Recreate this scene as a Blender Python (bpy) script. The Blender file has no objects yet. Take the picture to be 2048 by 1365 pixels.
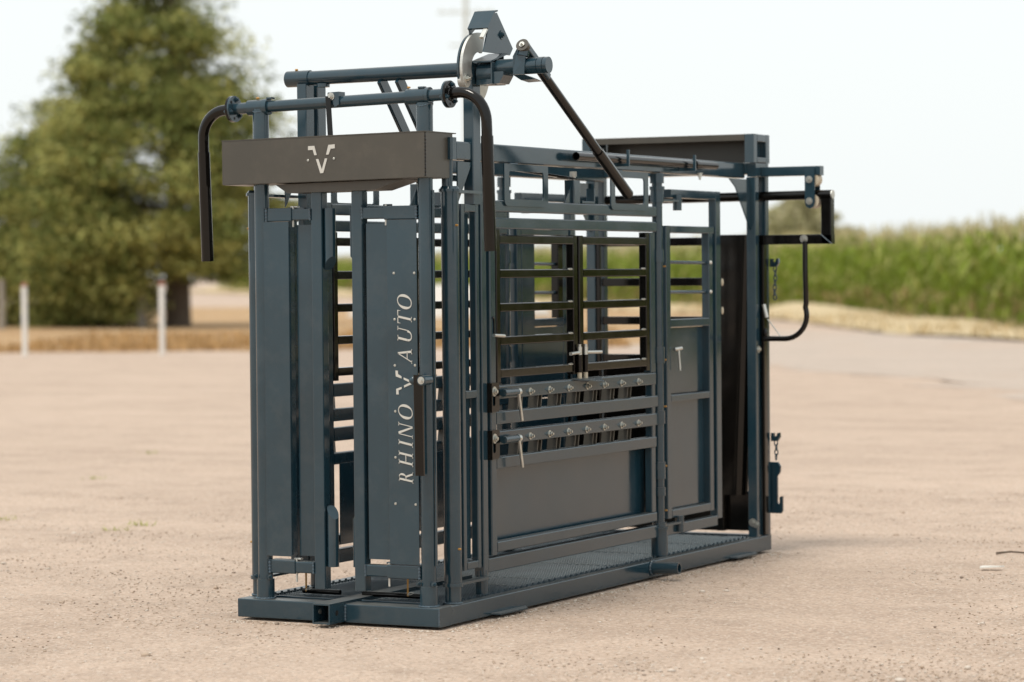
import bpy, bmesh, math, random
import numpy as np
from mathutils import Vector, Matrix
random.seed(7); np.random.seed(7)
scene = bpy.context.scene
COL = scene.collection

# ------------------------------------------------------------------ camera
cam_d = bpy.data.cameras.new('camera'); cam = bpy.data.objects.new('camera', cam_d); COL.objects.link(cam)
CAM = Vector((5.52876, -10.0545, 1.41778)); YAW, PITCH, ROLL = -0.47673, -0.02386, -0.00867
_f = Vector((math.sin(YAW)*math.cos(PITCH), math.cos(YAW)*math.cos(PITCH), math.sin(PITCH)))
_r = Vector((math.cos(YAW), -math.sin(YAW), 0)); _u = _r.cross(_f)
_r2 = math.cos(ROLL)*_r + math.sin(ROLL)*_u; _u2 = -math.sin(ROLL)*_r + math.cos(ROLL)*_u
m = Matrix((_r2, _u2, -_f)).transposed().to_4x4(); m.translation = CAM
cam.matrix_world = m
cam_d.sensor_width = 36; cam_d.lens = 5756.24/2048*36; cam_d.clip_start = .1; cam_d.clip_end = 3000
cam_d.dof.use_dof = True; cam_d.dof.focus_distance = 11.9; cam_d.dof.aperture_fstop = 2.4; cam_d.dof.aperture_blades = 0
scene.camera = cam

# ------------------------------------------------------------------ sky, sun, exposure
SUN_EL, SUN_AZ = math.radians(66), math.radians(192)     # azimuth of the sun, degrees clockwise from +Y
w = bpy.data.worlds.new('World'); scene.world = w; w.use_nodes = True
nt = w.node_tree; nt.nodes.clear()
out = nt.nodes.new('ShaderNodeOutputWorld'); bg = nt.nodes.new('ShaderNodeBackground')
sky = nt.nodes.new('ShaderNodeTexSky'); sky.sky_type = 'NISHITA'; sky.sun_disc = False
sky.sun_elevation = SUN_EL; sky.sun_rotation = SUN_AZ; sky.air_density = 1.0; sky.dust_density = 4.0; sky.ozone_density = 1.0
mix = nt.nodes.new('ShaderNodeMix'); mix.data_type = 'RGBA'; mix.inputs[0].default_value = 0.88
mix.inputs[7].default_value = (7.25, 7.55, 7.5, 1)          # thin bright overcast veil over the blue
nt.links.new(sky.outputs[0], mix.inputs[6]); nt.links.new(mix.outputs[2], bg.inputs[0]); bg.inputs[1].default_value = 0.1
nt.links.new(bg.outputs[0], out.inputs[0])
sun_d = bpy.data.lights.new('sun', 'SUN'); sun_d.energy = 1.6; sun_d.angle = math.radians(16); sun_d.color = (1, .94, .84)
sun = bpy.data.objects.new('sun', sun_d); COL.objects.link(sun)
sd = Vector((math.sin(SUN_AZ)*math.cos(SUN_EL), math.cos(SUN_AZ)*math.cos(SUN_EL), math.sin(SUN_EL)))
sun.rotation_euler = sd.to_track_quat('Z', 'Y').to_euler(); sun.location = sd*30
vs = scene.view_settings; vs.view_transform = 'Standard'; vs.look = 'None'; vs.exposure = 0.53; vs.gamma = 1.0; vs.use_curve_mapping = False

# ------------------------------------------------------------------ materials
def mat(name, col, rough=.5, metal=0, ior=1.5, var=0, vscale=6, bump=0, bscale=40, rvar=0, spec=.5):
    m = bpy.data.materials.new(name); m.use_nodes = True; t = m.node_tree; b = t.nodes['Principled BSDF']
    b.inputs['Base Color'].default_value = (*col, 1); b.inputs['Roughness'].default_value = rough
    b.inputs['Metallic'].default_value = metal; b.inputs['IOR'].default_value = ior
    if var or rvar or bump:
        tc = t.nodes.new('ShaderNodeTexCoord'); oi = t.nodes.new('ShaderNodeObjectInfo')
        ad = t.nodes.new('ShaderNodeVectorMath'); ad.operation = 'ADD'
        t.links.new(tc.outputs['Object'], ad.inputs[0]); t.links.new(oi.outputs['Random'], ad.inputs[1])
    if var or rvar:
        n = t.nodes.new('ShaderNodeTexNoise'); n.inputs['Scale'].default_value = vscale; n.inputs['Detail'].default_value = 5; n.inputs['Roughness'].default_value = .65
        t.links.new(ad.outputs[0], n.inputs['Vector'])
    if var:
        mr = t.nodes.new('ShaderNodeMapRange'); mr.inputs['From Min'].default_value = .3; mr.inputs['From Max'].default_value = .7
        mr.inputs['To Min'].default_value = 1-var; mr.inputs['To Max'].default_value = 1+var
        t.links.new(n.outputs[0], mr.inputs[0])
        sc = t.nodes.new('ShaderNodeVectorMath'); sc.operation = 'SCALE'; sc.inputs[0].default_value = col
        t.links.new(mr.outputs[0], sc.inputs['Scale']); t.links.new(sc.outputs[0], b.inputs['Base Color'])
    if rvar:
        m2 = t.nodes.new('ShaderNodeMapRange'); m2.inputs['From Min'].default_value = .3; m2.inputs['From Max'].default_value = .7
        m2.inputs['To Min'].default_value = max(.02, rough-rvar); m2.inputs['To Max'].default_value = rough+rvar
        t.links.new(n.outputs[0], m2.inputs[0]); t.links.new(m2.outputs[0], b.inputs['Roughness'])
    if bump:
        n2 = t.nodes.new('ShaderNodeTexNoise'); n2.inputs['Scale'].default_value = bscale; n2.inputs['Detail'].default_value = 3
        t.links.new(ad.outputs[0], n2.inputs['Vector'])
        bp = t.nodes.new('ShaderNodeBump'); bp.inputs['Strength'].default_value = bump; bp.inputs['Distance'].default_value = .002
        t.links.new(n2.outputs[0], bp.inputs['Height']); t.links.new(bp.outputs[0], b.inputs['Normal'])
    return m
def dust(m, up=.30, all_=.06, wave=.4):                # real dust on ledges, thin film and smears elsewhere, sheet slightly wavy
    t = m.node_tree; b = t.nodes['Principled BSDF']; L = t.links
    src = b.inputs['Base Color'].links[0].from_socket; rs_ = b.inputs['Roughness'].links[0].from_socket; nr = b.inputs['Normal'].links[0].from_node
    g = t.nodes.new('ShaderNodeNewGeometry'); sp = t.nodes.new('ShaderNodeSeparateXYZ'); L.new(g.outputs['Normal'], sp.inputs[0])
    n = t.nodes.new('ShaderNodeTexNoise'); n.inputs['Scale'].default_value = 7; n.inputs['Detail'].default_value = 7; n.inputs['Roughness'].default_value = .72; L.new(g.outputs['Position'], n.inputs['Vector'])
    def mr(src_, a, b_, lo, hi):
        r = t.nodes.new('ShaderNodeMapRange'); r.inputs[1].default_value = a; r.inputs[2].default_value = b_; r.inputs[3].default_value = lo; r.inputs[4].default_value = hi; L.new(src_, r.inputs[0]); return r.outputs[0]
    def ma(op, x, y):
        k = t.nodes.new('ShaderNodeMath'); k.operation = op
        for i, v in enumerate((x, y)):
            if isinstance(v, (int, float)): k.inputs[i].default_value = v
            else: L.new(v, k.inputs[i])
        return k.outputs[0]
    film = mr(n.outputs[0], .48, .80, 0, all_); ledge = ma('MULTIPLY', mr(sp.outputs[2], .75, .98, 0, up), mr(n.outputs[0], .3, .65, .35, 1))
    f = ma('MAXIMUM', film, ledge)
    x = t.nodes.new('ShaderNodeMix'); x.data_type = 'RGBA'; L.new(f, x.inputs[0]); L.new(src, x.inputs[6]); x.inputs[7].default_value = (.33, .27, .21, 1); L.new(x.outputs[2], b.inputs['Base Color'])
    L.new(ma('ADD', rs_, ma('MULTIPLY', f, 1.1)), b.inputs['Roughness'])
    n2 = t.nodes.new('ShaderNodeTexNoise'); n2.inputs['Scale'].default_value = 2.6; n2.inputs['Detail'].default_value = 1; L.new(g.outputs['Position'], n2.inputs['Vector'])
    bp = t.nodes.new('ShaderNodeBump'); bp.inputs['Strength'].default_value = wave; bp.inputs['Distance'].default_value = .008; L.new(n2.outputs[0], bp.inputs['Height']); L.new(bp.outputs[0], nr.inputs['Normal'])
NAVY = mat('navy_paint', (.0125, .038, .055), .15, 0, 1.64, .10, 3, .02, 60, .05)
dust(NAVY)
BLACK = mat('black_paint', (.0035, .003, .0024), .12, 0, 1.42, .2, 8, .02, 60, .04)
SATIN = mat('satin_black_paint', (.062, .056, .045), .33, 0, 1.5, .10, 3, .02, 80, .04)
dust(SATIN, .25, .08)
ZINC = mat('galvanised_steel', (.62, .62, .58), .42, .75, 1.5, .12, 14, 0, 1, .1)
BRIGHT = mat('zinc_bolt', (.56, .56, .52), .3, .9, 1.5, .1, 60)
LETTER = mat('brushed_lettering', (.54, .53, .49), .5, 0, 1.5, .04, 20)
DARK = mat('hole_dark', (.006, .006, .006), .8)  # near-black that stands in for the shade inside holes and tube ends
BRASS = mat('grease_cap_orange', (.42, .22, .05), .5)
NYLON = mat('cream_nylon', (.55, .48, .36), .5)
WELD = mat('weld_bead', (.045, .075, .10), .28, 0, 1.6, .3, 80, .6, 220)
GALV = mat('pale_quadrant', (.50, .50, .44), .5, .4, 1.5, .10, 20)

# ------------------------------------------------------------------ mesh builder
class MB:
    def __init__(s): s.v = []; s.f = []; s.sm = []; s._s = False
    def add(s, vs, fs):
        o = len(s.v); s.v += [tuple(p) for p in vs]; s.f += [tuple(i+o for i in f) for f in fs]; s.sm += [s._s]*len(fs); return s
    def loft(s, rings, cap=True, smooth=False):
        s._s = smooth
        n = len(rings[0]); vs = [p for r in rings for p in r]; fs = []
        for k in range(len(rings)-1):
            for i in range(n):
                j = (i+1) % n; fs.append((k*n+i, k*n+j, (k+1)*n+j, (k+1)*n+i))
        if cap: fs.append(tuple(range(n-1, -1, -1))); fs.append(tuple((len(rings)-1)*n+i for i in range(n)))
        s.add(vs, fs); s._s = False; return s
    def bar(s, p, q, w, h, up=(0, 0, 1), c=.005):
        p, q, up = Vector(p), Vector(q), Vector(up); d = (q-p).normalized(); sd = d.cross(up)
        if sd.length < 1e-4: sd = d.cross(Vector((0, 1, 0)))
        sd.normalize(); u = sd.cross(d); c = min(c, w*.3, h*.3); k = c*.3
        a, b = w/2, h/2
        prof = [(a, -b+c), (a, b-c), (a-k, b-k), (a-c, b), (-a+c, b), (-a+k, b-k), (-a, b-c), (-a, -b+c), (-a+k, -b+k), (-a+c, -b), (a-c, -b), (a-k, -b+k)]
        return s.loft([[e+sd*x+u*y for x, y in prof] for e in (p, q)])
    def box(s, x0, x1, y0, y1, z0, z1, c=.004):
        dx, dy, dz = x1-x0, y1-y0, z1-z0; cx, cy, cz = (x0+x1)/2, (y0+y1)/2, (z0+z1)/2
        if dz >= dx and dz >= dy: return s.bar((cx, cy, z0), (cx, cy, z1), dx, dy, (0, 1, 0), c)
        if dx >= dy: return s.bar((x0, cy, cz), (x1, cy, cz), dy, dz, (0, 0, 1), c)
        return s.bar((cx, y0, cz), (cx, y1, cz), dx, dz, (0, 0, 1), c)
    def cyl(s, p, q, r, n=20, r2=None, cap=True):
        p, q = Vector(p), Vector(q); d = (q-p).normalized(); a = d.orthogonal().normalized(); b = d.cross(a); r2 = r if r2 is None else r2
        return s.loft([[e+(a*math.cos(2*math.pi*i/n)+b*math.sin(2*math.pi*i/n))*rr for i in range(n)] for e, rr in ((p, r), (q, r2))], cap, True)
    def tubeh(s, p, q, r, ri, n=20, depth=.08):        # pipe whose q end is open
        p, q = Vector(p), Vector(q); d = (q-p).normalized(); a = d.orthogonal().normalized(); b = d.cross(a)
        ring = lambda e, rr: [e+(a*math.cos(2*math.pi*i/n)+b*math.sin(2*math.pi*i/n))*rr for i in range(n)]
        return s.loft([ring(p, r), ring(q, r), ring(q, ri), ring(q-d*depth, ri)], True, True)
    def path(s, pts, r, n=14):
        pts = [Vector(p) for p in pts]; rings = []; a = None
        for i, p in enumerate(pts):
            d = (pts[min(i+1, len(pts)-1)]-pts[max(i-1, 0)]).normalized()
            a = d.orthogonal().normalized() if a is None else (a-d*a.dot(d)).normalized()
            b = d.cross(a); rr = r(i/(len(pts)-1)) if callable(r) else r
            rings.append([p+(a*math.cos(2*math.pi*k/n)+b*math.sin(2*math.pi*k/n))*rr for k in range(n)])
        return s.loft(rings, True, True)
    def prism(s, poly, ext):
        e = Vector(ext); return s.loft([[Vector(p) for p in poly], [Vector(p)+e for p in poly]])
    def ringprism(s, outer, inner, ext):
        n = len(outer); e = Vector(ext); O = [Vector(p) for p in outer]; I = [Vector(p) for p in inner]
        vs = O+I+[p+e for p in O]+[p+e for p in I]; fs = []
        for i in range(n):
            j = (i+1) % n
            fs += [(i, j, n+j, n+i), (2*n+i, 3*n+i, 3*n+j, 2*n+j), (i, 2*n+i, 2*n+j, j), (n+i, n+j, 3*n+j, 3*n+i)]
        return s.add(vs, fs)
    def ball(s, c, r, n=10, k=6, squash=(1, 1, 1)):
        rings = []
        for j in range(k+1):
            t = math.pi*min(max(j/k, .03), .97); rings.append([(c[0]+squash[0]*r*math.sin(t)*math.cos(2*math.pi*i/n), c[1]+squash[1]*r*math.sin(t)*math.sin(2*math.pi*i/n), c[2]+squash[2]*r*math.cos(t)) for i in range(n)])
        return s.loft(rings, True, True)
    def bead(s, pts, r=.004):                          # a rippled weld bead
        pts = [Vector(p) for p in pts]; P = []
        for a, b in zip(pts[:-1], pts[1:]):
            k = max(2, int((b-a).length/.005)); P += [a.lerp(b, i/k) for i in range(k)]
        P.append(pts[-1])
        return s.path(P, lambda t: r*(1+.3*math.sin(t*len(P)*2.2)), 6)
    def build(s, name, material, parent=None, angle=32):
        me = bpy.data.meshes.new(name); me.from_pydata(s.v, [], s.f); bm = bmesh.new(); bm.from_mesh(me)
        bmesh.ops.recalc_face_normals(bm, faces=bm.faces); bm.to_mesh(me); bm.free()
        me.set_sharp_from_angle(angle=math.radians(angle)); me.polygons.foreach_set('use_smooth', s.sm)
        me.materials.append(material); o = bpy.data.objects.new(name, me); COL.objects.link(o)
        if parent: o.parent = parent
        return o
def tag(o, label, cat=None, group=None, kind=None):
    if label: o['label'] = label
    if cat: o['category'] = cat
    if group: o['group'] = group
    if kind: o['kind'] = kind
    return o
def empty(name, loc=(0, 0, 0)):
    o = bpy.data.objects.new(name, None); COL.objects.link(o); o.location = loc; o.empty_display_size = .2; return o
def fast_mesh(name, V, F, mats, idx=None, smooth=False):
    me = bpy.data.meshes.new(name); V = np.asarray(V, np.float32); F = np.asarray(F, np.int32); k = F.shape[1]
    me.vertices.add(len(V)); me.vertices.foreach_set('co', V.ravel())
    me.loops.add(F.size); me.loops.foreach_set('vertex_index', F.ravel())
    me.polygons.add(len(F)); me.polygons.foreach_set('loop_start', np.arange(0, F.size, k, dtype=np.int32))
    for mm in mats: me.materials.append(mm)
    if idx is not None: me.polygons.foreach_set('material_index', np.asarray(idx, np.int32))
    if smooth: me.polygons.foreach_set('use_smooth', np.ones(len(F), bool))
    me.update(calc_edges=True); me.validate()
    o = bpy.data.objects.new(name, me); COL.objects.link(o); return o
_proto = {}
def shared(key, maker, material, name, loc, parent, rot=None):      # alike pieces share one mesh
    if key not in _proto:
        o = maker().build(name, material, parent); _proto[key] = o.data
    else:
        o = bpy.data.objects.new(name, _proto[key]); COL.objects.link(o); o.parent = parent
    o.location = loc
    if rot: o.rotation_euler = rot
    return o

# ================================================================== THE SETTING
def ground_material(name, tint, dark, pale, grain=1.0):
    m = bpy.data.materials.new(name); m.use_nodes = True; t = m.node_tree; b = t.nodes['Principled BSDF']; L = t.links
    b.inputs['Roughness'].default_value = .95; b.inputs['Specular IOR Level'].default_value = .15
    tc = t.nodes.new('ShaderNodeTexCoord')
    def noise(scale, detail=4, rough=.6):
        n = t.nodes.new('ShaderNodeTexNoise'); n.inputs['Scale'].default_value = scale; n.inputs['Detail'].default_value = detail; n.inputs['Roughness'].default_value = rough
        L.new(tc.outputs['Object'], n.inputs['Vector']); return n
    def rng(src, a, b_, lo, hi):
        r = t.nodes.new('ShaderNodeMapRange'); r.inputs['From Min'].default_value = a; r.inputs['From Max'].default_value = b_; r.inputs['To Min'].default_value = lo; r.inputs['To Max'].default_value = hi
        L.new(src, r.inputs[0]); return r.outputs[0]
    def mixc(f, A, B):
        x = t.nodes.new('ShaderNodeMix'); x.data_type = 'RGBA'
        if isinstance(f, float): x.inputs[0].default_value = f
        else: L.new(f, x.inputs[0])
        for k, s_ in ((6, A), (7, B)):
            if isinstance(s_, tuple): x.inputs[k].default_value = (*s_, 1)
            else: L.new(s_, x.inputs[k])
        return x.outputs[2]
    big = noise(.45, 5, .6); mid = noise(2.3, 5, .65); fine = noise(38, 4, .7); tiny = noise(120, 2, .6)
    c = mixc(rng(big.outputs[0], .36, .64, 0, 1), tint, pale)
    c = mixc(rng(mid.outputs[0], .50, .70, 0, .7), c, dark)
    mp = t.nodes.new('ShaderNodeMapping'); mp.inputs['Rotation'].default_value = (0, 0, math.radians(-38)); mp.inputs['Scale'].default_value = (.16, 1.15, 1); L.new(tc.outputs['Object'], mp.inputs['Vector'])
    tk = t.nodes.new('ShaderNodeTexNoise'); tk.inputs['Scale'].default_value = 1.3; tk.inputs['Detail'].default_value = 4; tk.inputs['Roughness'].default_value = .55; L.new(mp.outputs[0], tk.inputs['Vector'])
    c = mixc(rng(tk.outputs[0], .50, .68, 0, .45), c, tuple(min(1, x*1.09) for x in pale)); c = mixc(rng(tk.outputs[0], .50, .32, 0, .32), c, tuple(x*1.05 for x in dark))
    vo = t.nodes.new('ShaderNodeTexVoronoi'); vo.inputs['Scale'].default_value = 95*grain; vo.inputs['Randomness'].default_value = 1
    L.new(tc.outputs['Object'], vo.inputs['Vector'])
    sp = t.nodes.new('ShaderNodeSeparateColor'); L.new(vo.outputs['Color'], sp.inputs[0])
    c = mixc(rng(sp.outputs[0], .74, 1, 0, .42), c, tuple(x*.55 for x in dark))
    c = mixc(rng(sp.outputs[1], .78, 1, 0, .5), c, (.68, .60, .52))
    hs = t.nodes.new('ShaderNodeHueSaturation'); L.new(c, hs.inputs['Color']); L.new(rng(fine.outputs[0], .3, .7, .82, 1.16), hs.inputs['Value'])
    L.new(hs.outputs[0], b.inputs['Base Color'])
    b1 = t.nodes.new('ShaderNodeBump'); b1.inputs['Strength'].default_value = .9; b1.inputs['Distance'].default_value = .012
    b2 = t.nodes.new('ShaderNodeBump'); b2.inputs['Strength'].default_value = .8; b2.inputs['Distance'].default_value = .004
    L.new(fine.outputs[0], b1.inputs['Height']); L.new(tiny.outputs[0], b2.inputs['Height']); L.new(b1.outputs[0], b2.inputs['Normal']); L.new(b2.outputs[0], b.inputs['Normal'])
    return m
GRAVEL = ground_material('tan_gravel', (.470, .358, .282), (.36, .272, .212), (.53, .41, .326))
ROADM = ground_material('grey_gravel', (.462, .380, .322), (.40, .33, .28), (.50, .415, .352))
DRYM = ground_material('dry_grass_ground', (.40, .24, .115), (.25, .145, .07), (.48, .33, .18), .4)
STRAW = ground_material('straw_verge', (.56, .44, .27), (.46, .35, .20), (.60, .49, .31), .5)

def warp(n, near, far, c):
    t = np.linspace(-1, 1, n); k = 7.0
    return c+np.sinh(t*k)/np.sinh(k)*far
def vnoise(x, y, s, seed):
    r = np.random.RandomState(seed); out = np.zeros_like(x)
    for i in range(7):
        a = r.uniform(0, 2*np.pi); f = s*r.uniform(.6, 1.7); p = r.uniform(0, 6.28)
        out += np.sin((x*np.cos(a)+y*np.sin(a))*f+p)/7
    return out
gx = warp(260, 3, 900, .5); gy = warp(260, 3, 900, 1.0)
X, Y = np.meshgrid(gx, gy, indexing='ij')
inside = np.exp(-(np.maximum(np.abs(X+.477)-.7, 0)**2+np.maximum(np.abs(Y-1.75)-1.95, 0)**2)/.25)
H = (vnoise(X, Y, 5, 1)*.018+vnoise(X, Y, 1.4, 2)*.03)*(1-inside)-.006-.006*inside
H *= np.exp(-(np.hypot(X, Y)/60)**2)
V = np.stack([X, Y, H], -1).reshape(-1, 3); n = 260
ii, jj = np.meshgrid(np.arange(n-1), np.arange(n-1), indexing='ij'); a = (ii*n+jj).ravel()
ground = fast_mesh('ground', V, np.stack([a, a+n, a+n+1, a+1], 1), [GRAVEL], smooth=True); tag(ground, 'tan gravel yard under and around the chute', None, None, 'structure')
def sheet(name, pts, z, m, label):
    o = MB().prism([(x, y, z-.02) for x, y in pts], (0, 0, .02)).build(name, m); tag(o, label, None, None, 'structure'); return o
def ragged(pts, step, amp, seed):
    rs = random.Random(seed); out_ = []
    for (x0, y0), (x1, y1) in zip(pts, pts[1:]+pts[:1]):
        k = max(1, int(math.dist((x0, y0), (x1, y1))/step))
        out_ += [(x0+(x1-x0)*i/k+rs.uniform(-amp, amp), y0+(y1-y0)*i/k+rs.uniform(-amp, amp)) for i in range(k)]
    return out_
sheet('road', ragged([(-23.4, 53.3), (-19.9, 52.5), (-15.8, 49.8), (-11.1, 43.5), (-6.2, 37.4), (-0.6, 14.9), (-4.1, 21.1), (-7.0, 24.9), (-10.4, 29.0), (-14.2, 33.1)], .7, .9, 6), .004, ROADM, 'grey gravel road beside the corn')
sheet('dry_grass', ragged([(-28, 33.2), (-23.5, 35.2), (-17.3, 39), (-26, 66), (-30, 95), (-75, 95), (-75, 40), (-45, 30)], .5, .45, 4), .012, DRYM, 'brown dry grass under the trees')

# --- loose stones near the chute: uncountable, one object
def stones():
    ico = bmesh.new(); bmesh.ops.create_icosphere(ico, subdivisions=1, radius=1); bv = np.array([v.co[:] for v in ico.verts]); bf = np.array([[v.index for v in f.verts] for f in ico.faces]); ico.free()
    N = 26000; t = np.random.rand(N)**1.5*9; s = (np.random.rand(N)-.5)
    f2 = np.array([math.sin(YAW), math.cos(YAW)]); r2 = np.array([math.cos(YAW), -math.sin(YAW)])
    d = 9.4+t; px = CAM.x+f2[0]*d+r2[0]*s*d*.4; py = CAM.y+f2[1]*d+r2[1]*s*d*.4
    k0 = 2600; u = np.random.rand(k0); side = np.random.rand(k0) < .75; off = np.abs(np.random.normal(0, .035, k0))+.024
    px[:k0] = np.where(side, off, -.97+u*.99); py[:k0] = np.where(side, -.02+u*3.5, -off)
    keep = ~((px > -.98) & (px < .02) & (py > -.03) & (py < 3.53)); px, py = px[keep], py[keep]; N = len(px)
    dens = vnoise(px, py, 2.2, 9)+np.random.rand(N)*.5; near = (px < .2) & (py > -.2) & (py < 3.6); k2 = (dens > .10) | near; px, py = px[k2], py[k2]; N = len(px)
    sz = .0022+.004*np.random.rand(N)**2+.011*(np.random.rand(N) > .994)*np.random.rand(N)
    fx = np.clip(np.searchsorted(gx, px), 1, n-1); fy = np.clip(np.searchsorted(gy, py), 1, n-1); gz = H[fx-1, fy-1]
    sc = sz[:, None, None]*np.stack([np.random.uniform(.7, 1.5, N), np.random.uniform(.7, 1.5, N), np.random.uniform(.4, .8, N)], 1)[:, None, :]
    ang = np.random.rand(N)*6.28; co, si = np.cos(ang)[:, None], np.sin(ang)[:, None]
    P = bv[None]*sc*np.random.uniform(.8, 1.2, (N, len(bv), 1)); Q = P.copy(); Q[..., 0] = P[..., 0]*co-P[..., 1]*si; Q[..., 1] = P[..., 0]*si+P[..., 1]*co
    Q += np.stack([px, py, gz+sz*.25], 1)[:, None, :]
    Fs = bf[None]+(np.arange(N)*len(bv))[:, None, None]
    idx = np.repeat(np.random.choice(3, N, p=[.66, .26, .08]), len(bf))
    o = fast_mesh('loose_stones', Q.reshape(-1, 3), Fs.reshape(-1, 3), [mat('stone_tan', (.44, .34, .26), .9), mat('stone_pale', (.58, .51, .44), .9), mat('stone_brown', (.27, .21, .165), .9)], idx)
    tag(o, 'small loose stones scattered over the tan gravel', None, None, 'stuff')
stones()

# --- corn: a field that reads as one mass
def leafmat(name, col, var=.35, trans=.25):
    m = bpy.data.materials.new(name); m.use_nodes = True; t = m.node_tree; b = t.nodes['Principled BSDF']; b.inputs['Roughness'].default_value = .6; b.inputs['Specular IOR Level'].default_value = .12
    g = t.nodes.new('ShaderNodeNewGeometry'); mr = t.nodes.new('ShaderNodeMapRange'); mr.inputs['To Min'].default_value = 1-var; mr.inputs['To Max'].default_value = 1+var
    t.links.new(g.outputs['Random Per Island'], mr.inputs[0]); sc = t.nodes.new('ShaderNodeVectorMath'); sc.operation = 'SCALE'; sc.inputs[0].default_value = col
    t.links.new(mr.outputs[0], sc.inputs['Scale']); t.links.new(sc.outputs[0], b.inputs['Base Color'])
    tr = t.nodes.new('ShaderNodeBsdfTranslucent'); t.links.new(sc.outputs[0], tr.inputs[0]); mx = t.nodes.new('ShaderNodeMixShader'); mx.inputs[0].default_value = trans
    t.links.new(b.outputs[0], mx.inputs[1]); t.links.new(tr.outputs[0], mx.inputs[2]); t.links.new(mx.outputs[0], t.nodes['Material Output'].inputs[0])
    return m
EDGE = [(-125, 190), (-78, 138), (-46, 98), (-30.8, 80), (-21.7, 66.3), (-13.2, 51), (-2, 38.5), (14, 27), (34, 14)]
def edge_pt(s):
    L_ = [math.dist(EDGE[i], EDGE[i+1]) for i in range(len(EDGE)-1)]; d = s*sum(L_)
    for i, l in enumerate(L_):
        if d <= l or i == len(L_)-1:
            k = d/l; a, b = EDGE[i], EDGE[i+1]; dx, dy = (b[0]-a[0])/l, (b[1]-a[1])/l
            return a[0]+(b[0]-a[0])*k, a[1]+(b[1]-a[1])*k, -dy*-1*-1, dx      # point, inward normal
        d -= l
def corn():
    Vs, Fs, Ix = [], [], []; rs = random.Random(3); tot = sum(math.dist(EDGE[i], EDGE[i+1]) for i in range(len(EDGE)-1)); row = 0
    def quad(a, b, c, d, k):
        o = len(Vs); Vs.extend((a, b, c, d)); Fs.append((o, o+1, o+2, o+3)); Ix.append(k)
    for r in range(6):
        n_ = int(tot/.27)
        for i in range(n_):
            x, y, nx, ny = edge_pt((i+rs.random())/n_)
            # inward = away from the camera side
            if (x-CAM.x)*nx+(y-CAM.y)*ny < 0: nx, ny = -nx, -ny
            off = r*.75+rs.uniform(-.15, .15); x += nx*off; y += ny*off; h = rs.uniform(2.0, 2.42)
            quad((x-.014, y, 0), (x+.014, y, 0), (x+.01, y, h), (x-.01, y, h), 0)
            for k in range(8 if r < 2 else 5):
                a = rs.random()*6.28; z = h*(.12+.11*k*(1 if r < 2 else 1.6)) if r < 2 else h*(.35+.11*k); l = rs.uniform(.35, .7); wd = rs.uniform(.035, .06); ca, sa = math.cos(a), math.sin(a); up = rs.uniform(.1, .35)
                if z > h*.93: z = h*.93
                p1 = (x+ca*l*.5, y+sa*l*.5, z+up); p2 = (x+ca*l, y+sa*l, z+up-rs.uniform(.05, .45)); tx, ty = -sa*wd, ca*wd
                dry = 2 if (z < .75 and rs.random() < .5) else (0 if rs.random() < .75 else 3)
                quad((x-tx*.5, y-ty*.5, z), (x+tx*.5, y+ty*.5, z), (p1[0]+tx, p1[1]+ty, p1[2]), (p1[0]-tx, p1[1]-ty, p1[2]), dry)
                quad((p1[0]-tx, p1[1]-ty, p1[2]), (p1[0]+tx, p1[1]+ty, p1[2]), (p2[0]+tx*.15, p2[1]+ty*.15, p2[2]), (p2[0]-tx*.15, p2[1]-ty*.15, p2[2]), dry)
            for k in range(4):
                a = rs.random()*6.28; l = rs.uniform(.05, .16); tx, ty = -math.sin(a)*.012, math.cos(a)*.012
                ex, ey, ez = x+math.cos(a)*l, y+math.sin(a)*l, h+rs.uniform(.2, .38)
                quad((x-tx, y-ty, h-.15), (x+tx, y+ty, h-.15), (ex+tx, ey+ty, ez), (ex-tx, ey-ty, ez), 1)
    o = fast_mesh('corn_field', Vs, Fs, [leafmat('corn_leaf', (.18, .24, .030)), leafmat('corn_tassel', (.52, .46, .25)), leafmat('corn_dry', (.36, .28, .13)), leafmat('corn_pale_leaf', (.36, .37, .12))], Ix)
    tag(o, 'tall green corn field with tan tassels along the far road', None, None, 'stuff')
    # the dense dark mass of the inner rows
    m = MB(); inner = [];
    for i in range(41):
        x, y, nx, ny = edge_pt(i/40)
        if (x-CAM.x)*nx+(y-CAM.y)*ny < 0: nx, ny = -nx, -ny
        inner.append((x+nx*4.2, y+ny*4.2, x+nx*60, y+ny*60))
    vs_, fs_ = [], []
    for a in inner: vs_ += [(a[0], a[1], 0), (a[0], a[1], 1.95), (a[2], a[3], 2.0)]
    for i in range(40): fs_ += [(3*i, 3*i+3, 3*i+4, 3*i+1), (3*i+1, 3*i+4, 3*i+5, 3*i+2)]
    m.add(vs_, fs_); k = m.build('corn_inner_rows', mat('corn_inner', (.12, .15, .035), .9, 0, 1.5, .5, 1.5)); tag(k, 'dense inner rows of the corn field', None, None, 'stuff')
corn()

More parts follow.
